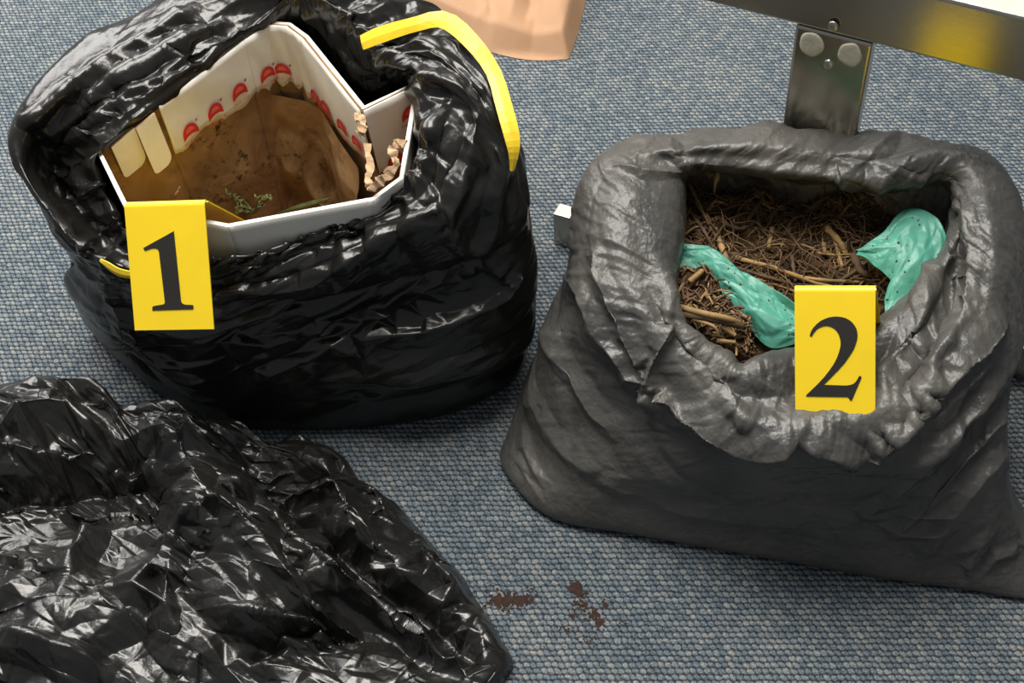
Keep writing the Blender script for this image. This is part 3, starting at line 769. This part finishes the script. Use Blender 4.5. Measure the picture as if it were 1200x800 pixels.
            while x < .55:          # fine lettering under the dome, too small to read
                w = rnd.uniform(.03, .06)
                for dy0, dy1 in ((.36, .40), (.46, .50)) if rnd.random() < .6 else ((.36, .50),):
                    k = len(V); V += [q3(x, dy0), q3(x + w, dy0), q3(x + w, dy1), q3(x, dy1)]; Fc.append((k, k + 1, k + 2, k + 3))
                x += w + rnd.uniform(.03, .05) + (.10 if -.12 < x < -.02 else 0)
            attach2(mesh('logo_lettering', V, Fc, MT['redl'], None, False), bo, root)
    band(9, [(.20, .051, .018), (.50, .052, .018), (.80, .053, .018)], .070, .064, .0, 1.0)
    band(8, [(.5, .055, .017)], .072, .070)
    band(7, [(.6, .057, .016)], .074, .076)
    band(6, [], .076, .075)
    band(5, [(.20, .064, .018), (.45, .066, .018), (.72, .066, .018), (.90, .066, .016)], .085, .076)
    band(4, [(.16, .030, .018), (.60, .082, .020)], .088, .092)
    # crumpled brown paper lining: down the far walls, then forward over the bottom
    top = np.array([P(q) for q in ((140,214,.238),(165,204,.238),(208,184,.240),(250,140,.243),(298,107,.245),(345,110,.243),(376,122,.240),(402,162,.236),(426,196,.232))])
    fr = np.array([K[0] * .9 + K[10] * .1, K[0], K[0] * .6 + K[1] * .4, K[1], K[1] * .7 + K[2] * .3, K[1] * .4 + K[2] * .6, K[1] * .2 + K[2] * .8, K[2], K[2]])
    nu, nv = 150, 130
    A, Bf = crspline(top, nu, False), crspline(fr, nu, False)
    A[:, :2] += (c - A[:, :2]) * .07; Bf[:, :2] += (c - Bf[:, :2]) * .16
    t_ = np.linspace(0, 1, nv)[:, None]; sxy = np.clip((t_ - .35) / .65, 0, 1) ** 1.2 + .10 * np.clip(t_ / .4, 0, 1) * (1 - t_); sz = 1 - (1 - np.clip(t_ / .72, 0, 1)) ** 1.6
    X = np.zeros((nv, nu, 3))
    X[..., :2] = A[None, :, :2] * (1 - sxy[..., None]) + Bf[None, :, :2] * sxy[..., None]
    X[..., 2] = A[None, :, 2] * (1 - sz) + .030 * sz
    D = lambda sp, sd, st_=1.0, rot=0.0, soft=1: dfacet(nv, nu, .36, .34, sp, sd, st_, rot, False, None, soft)
    X = displace(X, np.clip(t_ / .08, 0, 1) * (.009 * D(.055, 101, 2.0, .7, 2) + .004 * D(.022, 102, 1.8, -.5, 1) + .0015 * D(.009, 103)), False)
    X[..., 2] = np.maximum(X[..., 2], .016)
    tag(grid_mesh('paper_lining', X, MT['card'], False, root), 'soil-stained brown paper lining')
    # two white tabs folded over the left wall
    a, b, a0, b0, n = frame(10)
    def tab(u0, u1, d, off, edge):
        L = np.linalg.norm(b - a); H = a[2]; nn = 8; pts = []
        for q in np.linspace(0, 1, nn): pts.append((u0 + (u1 - u0) * q, 0))
        r = .010
        for t in np.linspace(0, math.pi / 2, 6): pts.append((u1 - (r - r * math.cos(t)) / L * (1 if u1 > u0 else -1), d - r + r * math.sin(t)))
        for t in np.linspace(math.pi / 2, 0, 6): pts.append((u0 + (r * .5 - r * .5 * math.cos(t)) / L * (1 if u1 > u0 else -1), d - r * .5 + r * .5 * math.sin(t)))
        V = []
        for o_ in (off, off - .003):
            for uu, dd in pts:
                f = dd / (a[2] - a0[2]); V.append((1 - f) * ((1 - uu) * a + uu * b) + f * ((1 - uu) * a0 + uu * b0) + n * (o_ + .25 * dd * (edge)))
        m_ = len(pts)
        o = mesh('folded_tab', V, [tuple(range(m_)), tuple(range(2 * m_ - 1, m_ - 1, -1))] + [(j, m_ + j, m_ + (j + 1) % m_, (j + 1) % m_) for j in range(m_)], MT['white'], root, False)
        o.data.materials.append(MT['kraft_edge'])
        o.data.polygons.foreach_set('material_index', [0, 0] + [1] * m_)
    tab(.44, .10, .062, .008, .30); tab(.86, .44, .046, .0045, .05)
    # torn corrugated strips at the right front corner
    def torn(path, w, sd):
        rnd = np.random.default_rng(sd); n_ = 26
        p = crspline([P(q) for q in path], n_, False)
        p = p + .0012 * np.stack([vnoise(np.arange(n_) / 3.0, np.full(n_, k * 5.0), sd) for k in range(3)], 1)
        t = np.gradient(p, axis=0); t /= np.linalg.norm(t, axis=1, keepdims=True)
        side = np.cross(t, [0.3, -.6, .7]); side /= np.linalg.norm(side, axis=1, keepdims=True); nn = np.cross(side, t)
        V = []
        for k in range(n_):
            wk = w * (.75 + .45 * math.sin(k * .7 + sd) * rnd.random() + .15 * rnd.random()); z = .0012 * math.sin(k * 1.1)
            for s, q in ((-.5, -1), (.5, -1), (.5, 1), (-.5, 1)): V.append(p[k] + side[k] * wk * s + nn[k] * (.0009 * q + z))
        Fc = [(i * 4 + j, i * 4 + (j + 1) % 4, i * 4 + 4 + (j + 1) % 4, i * 4 + 4 + j) for i in range(n_ - 1) for j in range(4)] + [(0, 1, 2, 3), tuple((n_ - 1) * 4 + j for j in range(4))]
        tag(mesh('torn_strip', V, Fc, MT['kraft_edge'], root, False), 'torn brown corrugated cardboard edge')
    torn([(430,168,.318),(433,190,.315),(432,212,.312),(434,222,.306)], .008, 1)
    torn([(434,222,.308),(446,212,.316),(456,203,.322),(466,192,.326)], .010, 2)
    torn([(466,192,.326),(460,178,.332),(466,166,.336),(476,168,.336)], .009, 3)
    torn([(416,134,.332),(424,142,.334),(424,152,.332),(420,158,.328)], .009, 4)
    return root

def attach2(o, part, root):         # sub-part: its part already undoes the root's offset
    o.parent = part
    return o
build_box()

# loose soil, sprig, blade and strip inside the box
def build_box_litter():
    c = at(315, 232, .045)
    nu, nv = 90, 60
    th = np.linspace(0, 2 * math.pi, nu, endpoint=False); r = np.linspace(0.02, 1, nv)
    X = np.zeros((nv, nu, 3)); R, TH = np.meshgrid(r, th, indexing='ij')
    X[..., 0] = c[0] + .085 * R * np.cos(TH); X[..., 1] = c[1] + .050 * R * np.sin(TH)
    n = vnoise(X[..., 0] / .02, X[..., 1] / .02, 5) + .6 * vnoise(X[..., 0] / .008, X[..., 1] / .008, 6) + .4 * vnoise(X[..., 0] / .004, X[..., 1] / .004, 8)
    X[..., 2] = .034 + (.012 + .006 * n) * (1 - R ** 2) - .012 * R ** 2
    o = grid_mesh('loose_soil', X, MT['debris'], True)
    tag(o, 'thin layer of dark loose soil at the bottom of the cardboard box', 'soil', kind='stuff')
    # green sprig
    rnd = random.Random(4); base = at(298, 250, .13)
    root = empty('moss_sprig', base, 'small green mossy plant sprig inside the cardboard box', 'plant')
    for k in range(9):
        tip = np.array(at(rnd.uniform(262, 318), rnd.uniform(222, 250), rnd.uniform(.145, .18)))
        mid_ = (base + tip) / 2 + np.array([rnd.uniform(-.008, .008), rnd.uniform(-.008, .008), rnd.uniform(0, .012)])
        pts = crspline([base, mid_, tip], 14, False)
        v, f = tube(pts, np.linspace(.0013, .0005, 14), 5)
        st = mesh('stem', v, f, MT['green'], root)
        V, Fc = [], []
        for i in range(3, 14):
            for s in range(2):
                p = pts[i]; d = np.array([rnd.uniform(-1, 1), rnd.uniform(-1, 1), rnd.uniform(-.2, 1)]); d /= np.linalg.norm(d); l = rnd.uniform(.003, .008)
                w = np.cross(d, [.3, .2, .9]); w *= .0009 / (np.linalg.norm(w) + 1e-9)
                j = len(V); V += [p, p + d * l * .5 + w, p + d * l, p + d * l * .5 - w + np.array([0, 0, .0006])]; Fc += [(j, j + 1, j + 2), (j, j + 2, j + 3)]
        lf = mesh('leaf_tuft', V, Fc, MT['green'], root, False); tag(lf, kind='stuff')
    V, f = strip([at(325, 250, .10), at(350, 242, .115), at(372, 236, .125), at(387, 232, .13)], [(.3, 1, .3)] * 4, [.002, .006, .006, .001], .0006, 24)
    tag(mesh('leaf_blade', V, f, MT['green']), 'long green leaf blade leaning inside the box front', 'leaf')
    V, f = strip([at(186, 236, .19), at(198, 231, .20), at(208, 224, .21), at(209, 217, .215), at(206, 213, .22)], [(.3, .6, .6)] * 5, [.006, .006, .005, .003, .001], .0008, 24)
    tag(mesh('dry_strip', V, f, MT['kraft_edge']), 'pale curled dry strip inside the box beside numbered marker 1', 'plant strip')
build_box_litter()

# ------------------------------------------------------------------ evidence markers
ONE = [(.598,.237),(.1975,.36),(.215,.383),(.29,.368),(.346,.364),(.378,.372),(.391,.393),(.413,.779),(.408,.792),(.39,.80),(.262,.812),(.250,.818),(.246,.846),(.763,.842),(.768,.815),(.76,.809),(.66,.805),(.632,.797),(.617,.779)]
TWO = [(197,322),(200,327),(207,327),(217,310),(230,295),(244,286),(260,280),(275,278),(290,280),(306,287),(320,298),(331,315),(338,335),(341,352),(340,370),(334,395),(325,420),(310,450),(290,480),(265,512),(235,545),(180,598),(178,603),(184,605),(370,603),(378,607),(384,618),(392,619),(437,512),(434,506),(426,505),(418,520),(410,532),(399,542),(385,547),(368,550),(350,550),(262,549),(296,515),(330,480),(360,446),(385,410),(402,382),(412,355),(418,332),(418,310),(414,291),(405,275),(394,261),(380,250),(364,242),(345,237),(325,235),(305,236),(284,240),(265,247),(246,257),(230,270),(215,286),(205,300)]
TWO = [((x - 127) / 373, (y - 93) / 608) for x, y in TWO]
def build_marker(TL, TR, BL, digit, outline, label, back):
    a, b, c = P(TL), P(TR), P(BL)
    za, zb = TR[2] - .05, TR[2] + .05                 # the panel is a true rectangle: find the height of its second top corner
    for _ in range(40):
        zm = (za + zb) / 2; f0, f1 = [(at(TR[0], TR[1], z) - a) @ (c - a) for z in (za, zm)]
        if f0 * f1 <= 0: zb = zm
        else: za = zm
    b = at(TR[0], TR[1], (za + zb) / 2)
    X = b - a; w = np.linalg.norm(X); X /= w
    Dn = c - a; Dn -= (Dn @ X) * X; L = np.linalg.norm(Dn); Dn /= L
    N = np.cross(Dn, X); N = N if N @ (CAM - a) > 0 else -N
    root = empty('evidence_marker', a + X * w / 2 + Dn * L, label, 'evidence marker', 'folded yellow numbered evidence markers')
    r, th = .005, .0016
    # profile: front panel up to the fold, over the arc, down the back
    g = np.array([0, 0, 1.0])
    Nh = N - (N @ g) * g; Nh -= (Nh @ X) * X; Nh /= np.linalg.norm(Nh); G = np.cross(X, Nh); G = G if G[2] > 0 else -G
    dn = np.array([Dn @ Nh, Dn @ G]); phi = math.atan2(dn[0], -dn[1])                 # front tilt from the vertical
    def p2(n_, g_): return a + Nh * n_ + G * g_
    front = [(dn[0] * t, dn[1] * t) for t in np.linspace(L, r * 1.2, 10)]
    bdir = np.array([-math.sin(back), -math.cos(back)])
    s0 = np.array(front[-1]); nf = np.array([N @ Nh, N @ G]); cen = s0 - nf * r
    a0 = math.atan2(nf[1], nf[0]); a1 = math.pi - back if False else math.atan2(math.sin(back), -math.cos(back))
    if a1 < a0: a1 += 2 * math.pi
    arc = [tuple(cen + r * np.array([math.cos(t), math.sin(t)])) for t in np.linspace(a0, a1, 14)]
    e = np.array(arc[-1]); bk = [tuple(e + bdir * t) for t in np.linspace(.004, L * .97, 10)]
    def sheet(name, prof):
        prof = np.array(prof); t = np.gradient(prof, axis=0); t /= np.linalg.norm(t, axis=1, keepdims=True)
        nn = np.stack([t[:, 1], -t[:, 0]], 1)          # outward side
        V = []
        for k in range(len(prof)):
            for off in (0, -th):
                q = prof[k] + nn[k] * off
                for x in (0, w): V.append(p2(*q) + X * x)
        Fc = []
        for k in range(len(prof) - 1):
            i, j = k * 4, k * 4 + 4
            Fc += [(i, i + 1, j + 1, j), (i + 2, j + 2, j + 3, i + 3), (i, j, j + 2, i + 2), (i + 1, i + 3, j + 3, j + 1)]
        k = len(prof) * 4 - 4; Fc += [(0, 2, 3, 1), (k, k + 1, k + 3, k + 2)]
        o = mesh(name, V, Fc, MT['yellow'], root)
        bm = bmesh.new(); bm.from_mesh(o.data); bmesh.ops.recalc_face_normals(bm, faces=bm.faces); bm.to_mesh(o.data); bm.free()
        m = o.modifiers.new('edges', 'EDGE_SPLIT'); m.split_angle = math.radians(40)
        return o
    sheet('front_panel', front + arc); sheet('back_panel', bk)
    bm = bmesh.new(); lo, hi = [], []
    for u, v in outline:
        q = a + X * (u * w) + Dn * (v * L) + N * .00012
        lo.append(bm.verts.new(q)); hi.append(bm.verts.new(q + N * .0004))
    m = len(hi)
    for tri in tessellate_polygon([[Vector((u, v, 0)) for u, v in outline]]): bm.faces.new([hi[i] for i in tri])
    for j in range(m): bm.faces.new((lo[j], lo[(j + 1) % m], hi[(j + 1) % m], hi[j]))
    bmesh.ops.recalc_face_normals(bm, faces=bm.faces)
    tag(bm_mesh('numeral', bm, MT['ink'], root), 'black serif numeral ' + digit)
    return root
build_marker((145,236,.318), (239,233,.326), (158,387,.2238), '1', ONE, 'yellow folded marker with black numeral 1 hooked over the box front', .60)
build_marker((931,334,.293), (1026,334,.293), (932,488,.203), '2', TWO, 'yellow folded marker with black numeral 2 standing on the grey sack rim', .30)

# ------------------------------------------------------------------ what the grey sack holds
OPEN = np.array([P(s[7]) for s in BAG2]); OC = OPEN[:, :2].mean(0)
def debris_z(x, y):
    t = np.clip((y + .28) / .24, 0, 1)
    z = .160 + .042 * t
    return z + .010 * vnoise(x / .05, y / .05, 71) + .006 * vnoise(x / .018, y / .018, 72) + .003 * vnoise(x / .007, y / .007, 73)
def build_debris():
    nu, nv = 260, 120
    ring = crspline(OPEN, nu, True); k = np.linspace(0.01, 1.06, nv)
    X = np.zeros((nv, nu, 3)); X[..., :2] = OC + (ring[None, :, :2] - OC) * k[:, None, None]
    x, y = X[..., 0], X[..., 1]
    X[..., 2] = debris_z(x, y) + .0016 * vnoise(x / .003, y / .003, 74)
    X[-1, :, 2] -= .03
    o = grid_mesh('soil_mass', X, MT['debris'], True)
    tag(o, 'dark soil and plant litter filling the grey sack', 'soil', kind='stuff')
build_debris()
def inside_open(n, rng, shrink=.93):
    res = []
    while len(res) < n:
        k = rng.uniform(0, 1) ** .5 * shrink; t = rng.uniform(0, len(OPEN)); i = int(t) % len(OPEN); f = t - int(t)
        e = OPEN[i, :2] * (1 - f) + OPEN[(i + 1) % len(OPEN), :2] * f
        res.append(OC + (e - OC) * k)
    return np.array(res)
def on_top(x, y, d=.0): return np.array([x, y, debris_z(np.array(x), np.array(y)) + d])

def build_twigs():
    rng = np.random.default_rng(8); GR = 'twigs lying in the grey sack'
    def twig(pts, r, mat, label):
        n_ = 14; p = crspline(pts, n_, False)
        rad = r * np.linspace(1, .65, n_) * (1 + .18 * np.sin(np.arange(n_) * 2.1 + r * 9000))
        v, f = tube(p, rad, 7)
        tag(mesh('twig', v, f, MT[mat]), label, 'twig', GR)
    lab = {'twig': 'thin dark brown twig half sunk in the plant litter of the grey sack', 'straw': 'thin straw-coloured stem half sunk in the plant litter of the grey sack'}
    names = ['pale stem slanting beside the seed spike in the grey sack', 'brown twig below the slanting pale stem, left end of the litter', 'short pale upright stem in the middle of the root tangle', 'long straw stem crossing the litter above marker 2', 'brown twig just under the long straw stem above marker 2', 'straight straw stem right above marker 2, pointing at the right teal flap', 'straw stem lying along the upper edge of the left teal sheet', 'stubby brown twig below the back rim among curling roots', 'thick pale stub standing left of the right teal flap', 'thin pale root prong hanging below the thick pale stub', 'thick brown stub touching the right teal flap', 'pale stem rising from the left teal sheet into the litter', 'brown twig lying crosswise in the mossy lump at the left', 'short brown upright twig between the root loops and marker 2', 'very short pale stub beside the thick pale stub', 'brown twig between marker 2 and the right teal flap']
    hand = [([(807,215),(822,245),(838,276)], .0024, 'straw'), ([(812,252),(826,272),(836,292)], .0022, 'twig'), ([(905,268),(901,288),(900,292)], .0030, 'straw'),
            ([(862,302),(910,315),(952,330),(975,336)], .0028, 'straw'), ([(850,310),(900,325),(940,336)], .0022, 'twig'), ([(922,322),(965,328),(1010,330)], .0022, 'straw'),
            ([(870,325),(905,332),(940,345)], .0020, 'straw'), ([(892,235),(880,252),(876,258)], .0030, 'twig'), ([(968,266),(985,285),(992,300)], .0040, 'straw'),
            ([(978,280),(984,302),(987,312)], .0026, 'straw'), ([(1000,300),(1010,318),(1020,322)], .0045, 'twig'), ([(840,275),(850,300),(855,308)], .0034, 'straw'),
            ([(848,262),(868,268),(885,260)], .0026, 'twig'), ([(928,300),(932,330)], .0024, 'twig'), ([(965,285),(967,297)], .0028, 'straw'), ([(1000,325),(1025,332),(1038,345)], .0022, 'twig')]
    for nm, (px, r, m) in zip(names, hand):
        pts = []
        for i, (x, y) in enumerate(px):
            z = .19
            for _ in range(6):
                q = at(x, y, z); z = float(debris_z(q[0], q[1])) + r * .9
            pts.append(at(x, y, z + .003 * (i % 2)))
        twig(pts, r, m, nm)
    q = at(840, 200, .235); p2_ = at(838, 222, .225)
    v, f = tube(crspline([at(841, 199, .245), at(840, 208, .240), at(838, 215, .236), at(837, 226, .225)], 12, False), [.0008, .0018, .0028, .0031, .0028, .003, .0024, .0020, .0016, .0012, .0010, .0008], 7)
    tag(mesh('seed_spike', v, f, MT['straw']), 'pale upright seed spike against the back rim of the grey sack', 'plant')
    for p in inside_open(40, rng, .88):
        a = rng.normal(.15, .6); l = rng.uniform(.02, .055); d = np.array([math.cos(a), math.sin(a)])
        r = rng.uniform(.0011, .0022); bend = rng.uniform(-.006, .006)
        pts = [on_top(*(p - d * l / 2), r), on_top(p[0] + d[1] * bend, p[1] - d[0] * bend, r + .003), on_top(*(p + d * l / 2), r)]
        m = 'twig' if rng.random() < .6 else 'straw'; twig(pts, r, m, lab[m])
    # fine roots and chaff: beyond counting
    for name, mat, n_, lo, hi, r0, lab2 in (('fine_roots', 'root', 190, .04, .13, .0007, 'tangle of fine reddish-brown roots over the soil in the grey sack'),
                                           ('straw_chaff', 'straw', 260, .008, .03, .0008, 'short straw-coloured stem bits strewn over the soil in the grey sack'),
                                           ('bark_chaff', 'twig', 520, .008, .028, .0010, 'dark brown bark and stem bits strewn over the soil in the grey sack')):
        parts = []
        for p in inside_open(n_, rng, .96):
            l = rng.uniform(lo, hi); a = rng.uniform(0, 6.28); k = rng.normal(0, 22 if name == 'fine_roots' else 4); m = 18 if name == 'fine_roots' else 4
            if name == 'fine_roots': p = p + np.array([rng.normal(.01, .02), abs(rng.normal(.02, .03))])
            pts = []; q = p.copy(); zz = rng.uniform(.0, .012 if name == 'fine_roots' else .003)
            for i in range(m):
                pts.append(on_top(q[0], q[1], zz * math.sin(math.pi * i / (m - 1)) * 1.6 + .0004))
                a += k * l / m + rng.normal(0, .25); q = q + np.array([math.cos(a), math.sin(a)]) * l / m
            pts = np.array(pts); e = pts[:, :2] - OC; ang = np.arctan2(e[:, 1], e[:, 0]); oa = np.arctan2(OPEN[:, 1] - OC[1], OPEN[:, 0] - OC[0]); orr = np.hypot(OPEN[:, 0] - OC[0], OPEN[:, 1] - OC[1])
            q_ = np.argsort(oa); lim = np.interp(ang, oa[q_], orr[q_], period=2 * math.pi); ok = np.hypot(e[:, 0], e[:, 1]) < .97 * lim
            m = m if ok.all() else int(np.argmin(ok))                 # roots end at the film
            if m < 3: continue
            pts = pts[:m]
            parts.append(tube(pts, r0 * rng.uniform(.7, 1.5) * np.linspace(1, .6, m), 4, False))
        v, f = merge(parts)
        tag(mesh(name, v, f, MT[mat]), lab2, 'plant litter', kind='stuff')
build_twigs()

def build_teal():
    def sheet(name, args, sd, label, amp, bulge):
        nu, nv = 120, 90
        T = coons(*args, nu, nv)
        u = np.linspace(0, 1, nu)[None]; v = np.linspace(0, 1, nv)[:, None]
        T[..., 2] += bulge * np.sin(np.pi * u) * np.sin(np.pi * v)
        D = lambda sp, s_, st=1.0, rot=0.0, soft=1: dfacet(nv, nu, .12, .07, sp, s_, st, rot, False, None, soft)
        X = displace(T, 1.4 * amp * (D(.030, sd, 2.0, .6, 1) + .40 * D(.014, sd + 1, 2, -.4, 0) + .12 * D(.006, sd + 2)), False)
        # specks of soil on the film
        o = grid_mesh(name, X, MT['teal'], False)
        sol = o.modifiers.new('thickness', 'SOLIDIFY'); sol.thickness = .0006
        tag(o, label, 'plastic bag', 'crumpled teal plastic in the grey sack')
        rnd = random.Random(sd); parts = []; N = normals(X, False)
        for k in range(70):
            i, j = rnd.randrange(4, nv - 4), rnd.randrange(4, nu - 4); n = N[i, j] * (1 if N[i, j][2] > 0 else -1); c = X[i, j] + n * .0004
            a = np.cross(n, [.2, .9, .1]); a /= np.linalg.norm(a); b = np.cross(n, a); r = rnd.choice((.0005, .0007, .0009, .0014))
            m = 6; ring = [c + r * (.6 + .7 * rnd.random()) * (math.cos(t) * a + math.sin(t) * b) for t in np.linspace(0, 6.283, m, endpoint=False)]
            V = np.array(ring + [c + n * r * .8]); parts.append((V, [(q, (q + 1) % m, m) for q in range(m)]))
        v_, f_ = merge(parts); s = mesh('soil_specks', v_, f_, MT['debris']); s.parent = o; tag(s, kind='stuff')
    sheet('teal_bag', ([(796,284,.222),(835,290,.226),(870,314,.224),(905,335,.220),(934,358,.212)], [(796,330,.205),(835,352,.200),(862,370,.196),(882,392,.190),(905,408,.186),(934,402,.190)],
                       [(796,284,.222),(796,305,.215),(796,330,.205)], [(934,358,.212),(934,380,.202),(934,402,.190)]), 81, 'teal plastic sheet beside the root clump, left of marker 2', .006, .006)
    sheet('teal_bag', ([(1004,292,.225),(1034,272,.232),(1060,245,.240),(1097,256,.242),(1115,293,.235)], [(1006,296,.222),(1030,315,.218),(1047,334,.212),(1040,355,.204),(1042,375,.198),(1070,370,.204)],
                       [(1004,292,.225),(1005,294,.224),(1006,296,.222)], [(1115,293,.235),(1092,332,.220),(1070,370,.204)]), 91, 'teal plastic flap rising to the right of marker 2', .005, .008)
build_teal()

def build_clump():
    nu, nv = 110, 90
    T = coons([(785,335,.195),(800,322,.205),(822,316,.212),(840,332,.210),(848,352,.205),(866,368,.200),(884,388,.186)], [(785,398,.180),(810,404,.180),(840,418,.178),(865,432,.172),(884,436,.165)],
              [(785,335,.195),(783,365,.190),(785,398,.180)], [(884,388,.186),(886,412,.175),(884,436,.165)], nu, nv)
    u = np.linspace(0, 1, nu)[None]; v = np.linspace(0, 1, nv)[:, None]
    e = np.minimum(np.minimum(u, 1 - u), np.minimum(v, 1 - v)); edge = np.clip(e / .10, 0, 1)
    x, y = T[..., 0], T[..., 1]
    T[..., 2] += .016 * np.sqrt(edge) - .022 * (1 - edge) + edge * (.005 * vnoise(x / .012, y / .012, 31) + .0025 * vnoise(x / .005, y / .005, 32))
    root = empty('root_clump', T[45, 55] - np.array([0, 0, .02]), 'matted clump of brown roots and stems in front of the teal plastic', 'root clump')
    grid_mesh('soil_ball', T, MT['debris'], False, root)
    rnd = np.random.default_rng(12)
    def stem(px, r, mat, name='stem'):
        p = crspline([at(*q) for q in px], 16, False); v_, f_ = tube(p, r * np.linspace(1, .8, 16), 7); mesh(name, v_, f_, MT[mat], root)
    stem([(790,358,.218),(820,366,.226),(848,372,.224),(868,378,.214)], .0034, 'straw'); stem([(795,368,.215),(830,372,.222),(872,382,.212)], .0046, 'twig')
    stem([(812,374,.218),(836,382,.220),(842,392,.214)], .0018, 'straw'); stem([(840,399,.206),(862,401,.204)], .0024, 'straw'); stem([(845,382,.214),(862,393,.208)], .0026, 'straw')
    stem([(806,320,.215),(800,332,.214),(803,345,.212)], .0026, 'twig'); stem([(808,330,.222),(820,320,.226),(823,317,.226)], .0032, 'straw'); stem([(788,355,.214),(796,340,.216),(802,330,.214)], .0018, 'straw')
    parts = []
    for k in range(260):
        i, j = rnd.integers(8, nv - 4), rnd.integers(6, nu - 6); c = T[i, j]; a = rnd.uniform(0, 6.28); l = rnd.uniform(.006, .02); d = np.array([math.cos(a), math.sin(a), rnd.normal(0, .25)])
        parts.append(tube(np.array([c - d * l / 2, c + [0, 0, .0015 + rnd.uniform(0, .002)], c + d * l / 2]), rnd.uniform(.0005, .0014), 4, False))
    v_, f_ = merge(parts[:200]); tag(mesh('root_hairs', v_, f_, MT['root'], root), kind='stuff')
    v_, f_ = merge(parts[200:]); tag(mesh('chaff', v_, f_, MT['straw'], root), kind='stuff')
build_clump()

# ------------------------------------------------------------------ brown paper bag at the back
def build_paper():
    nu, nv = 120, 110
    T = coons([(400,-150,0),(560,-170,0),(720,-170,0)], [(430,-10,0),(490,22,0),(545,50,0),(580,63,0),(622,71,0),(666,70,0)], [(400,-150,0),(415,-80,0),(430,-10,0)], [(720,-170,0),(702,-80,0),(689,-10,0),(676,44,0),(666,70,0)], nu, nv)
    u = np.linspace(0, 1, nu)[None]; v = np.linspace(0, 1, nv)[:, None]
    e = np.minimum(np.minimum(u, 1 - u) * 1.1, np.minimum(v, 1 - v) * .8)
    h = .030 * np.clip(e / .05, 0, 1) + .022 * np.clip((e - .05) / .5, 0, 1)
    # gusset crease running up the bag, and the folded bottom corner
    g = np.abs(u - .82 - .02 * np.sin(v * 5)); h = h - .016 * np.clip(1 - g / .06, 0, 1) * np.clip(e / .05, 0, 1) * np.clip((.93 - v) / .1, 0, 1)
    f = (v - .80) - .25 * np.abs(u - .84); h = h - .012 * np.clip(f / .10, 0, 1) * np.clip(1 - np.abs(u - .84) / .16, 0, 1)
    h = h + np.clip(e / .08, 0, 1) * (.007 * dfacet(nv, nu, .35, .25, .055, 61, 1.8, .5, False, None, 0) + .003 * dfacet(nv, nu, .35, .25, .025, 62, 2, .9, False, None, 0))
    T[..., 2] = np.maximum(h, 0) + .001
    o = grid_mesh('paper_bag', T, MT['paper'], False)
    tag(o, 'brown paper bag lying on the carpet behind the yellow drawstring', 'paper bag')
build_paper()

# ------------------------------------------------------------------ soil spilled on the carpet
def spill(spots, label, sd):
    rng = np.random.default_rng(sd); parts = []
    for px, py, sx, sy, n_, r0 in spots:
        for k in range(int(n_ * 1.6)):
            c = at(px + rng.normal(0, sx), py + rng.normal(0, sy)); r = .72 * r0 * rng.uniform(.4, 1.5); m = 7
            a = np.linspace(0, 2 * math.pi, m, endpoint=False); w = rng.uniform(.6, 1.3, m)
            lo = np.stack([c[0] + r * w * np.cos(a), c[1] + r * w * np.sin(a), np.full(m, .0004)], 1)
            hi = np.stack([c[0] + r * .6 * w * np.cos(a), c[1] + r * .6 * w * np.sin(a), np.full(m, r * rng.uniform(.2, .45))], 1)
            V = np.concatenate([lo, hi, [[c[0], c[1], r * .45]]])
            parts.append((V, [(q, (q + 1) % m, m + (q + 1) % m, m + q) for q in range(m)] + [(m + q, m + (q + 1) % m, 2 * m) for q in range(m)]))
    v, f = merge(parts)
    tag(mesh('spilled_soil', v, f, MT['soil'], None, False), label, 'soil', kind='stuff')
spill([(590,704,8,4.0,120,.0021), (613,703,9,3.0,70,.0018), (622,692,3,3,6,.0012)], 'streak of red-brown soil on the carpet beside the crumpled empty sack', 5)
spill([(676,690,3.6,4.2,70,.0021), (679,708,5,4,34,.0016), (690,720,6,4,30,.0015), (703,730,3,4,34,.0018), (697,718,3,3,20,.0015), (672,722,3,2,16,.0014), (665,738,6,3,22,.0012), (690,748,7,5,18,.0012), (708,708,2,3,14,.0014), (730,731,6,2,8,.0010), (640,735,20,14,14,.0009)],
      'scattered red-brown soil crumbs on the carpet below the two standing sacks', 6)
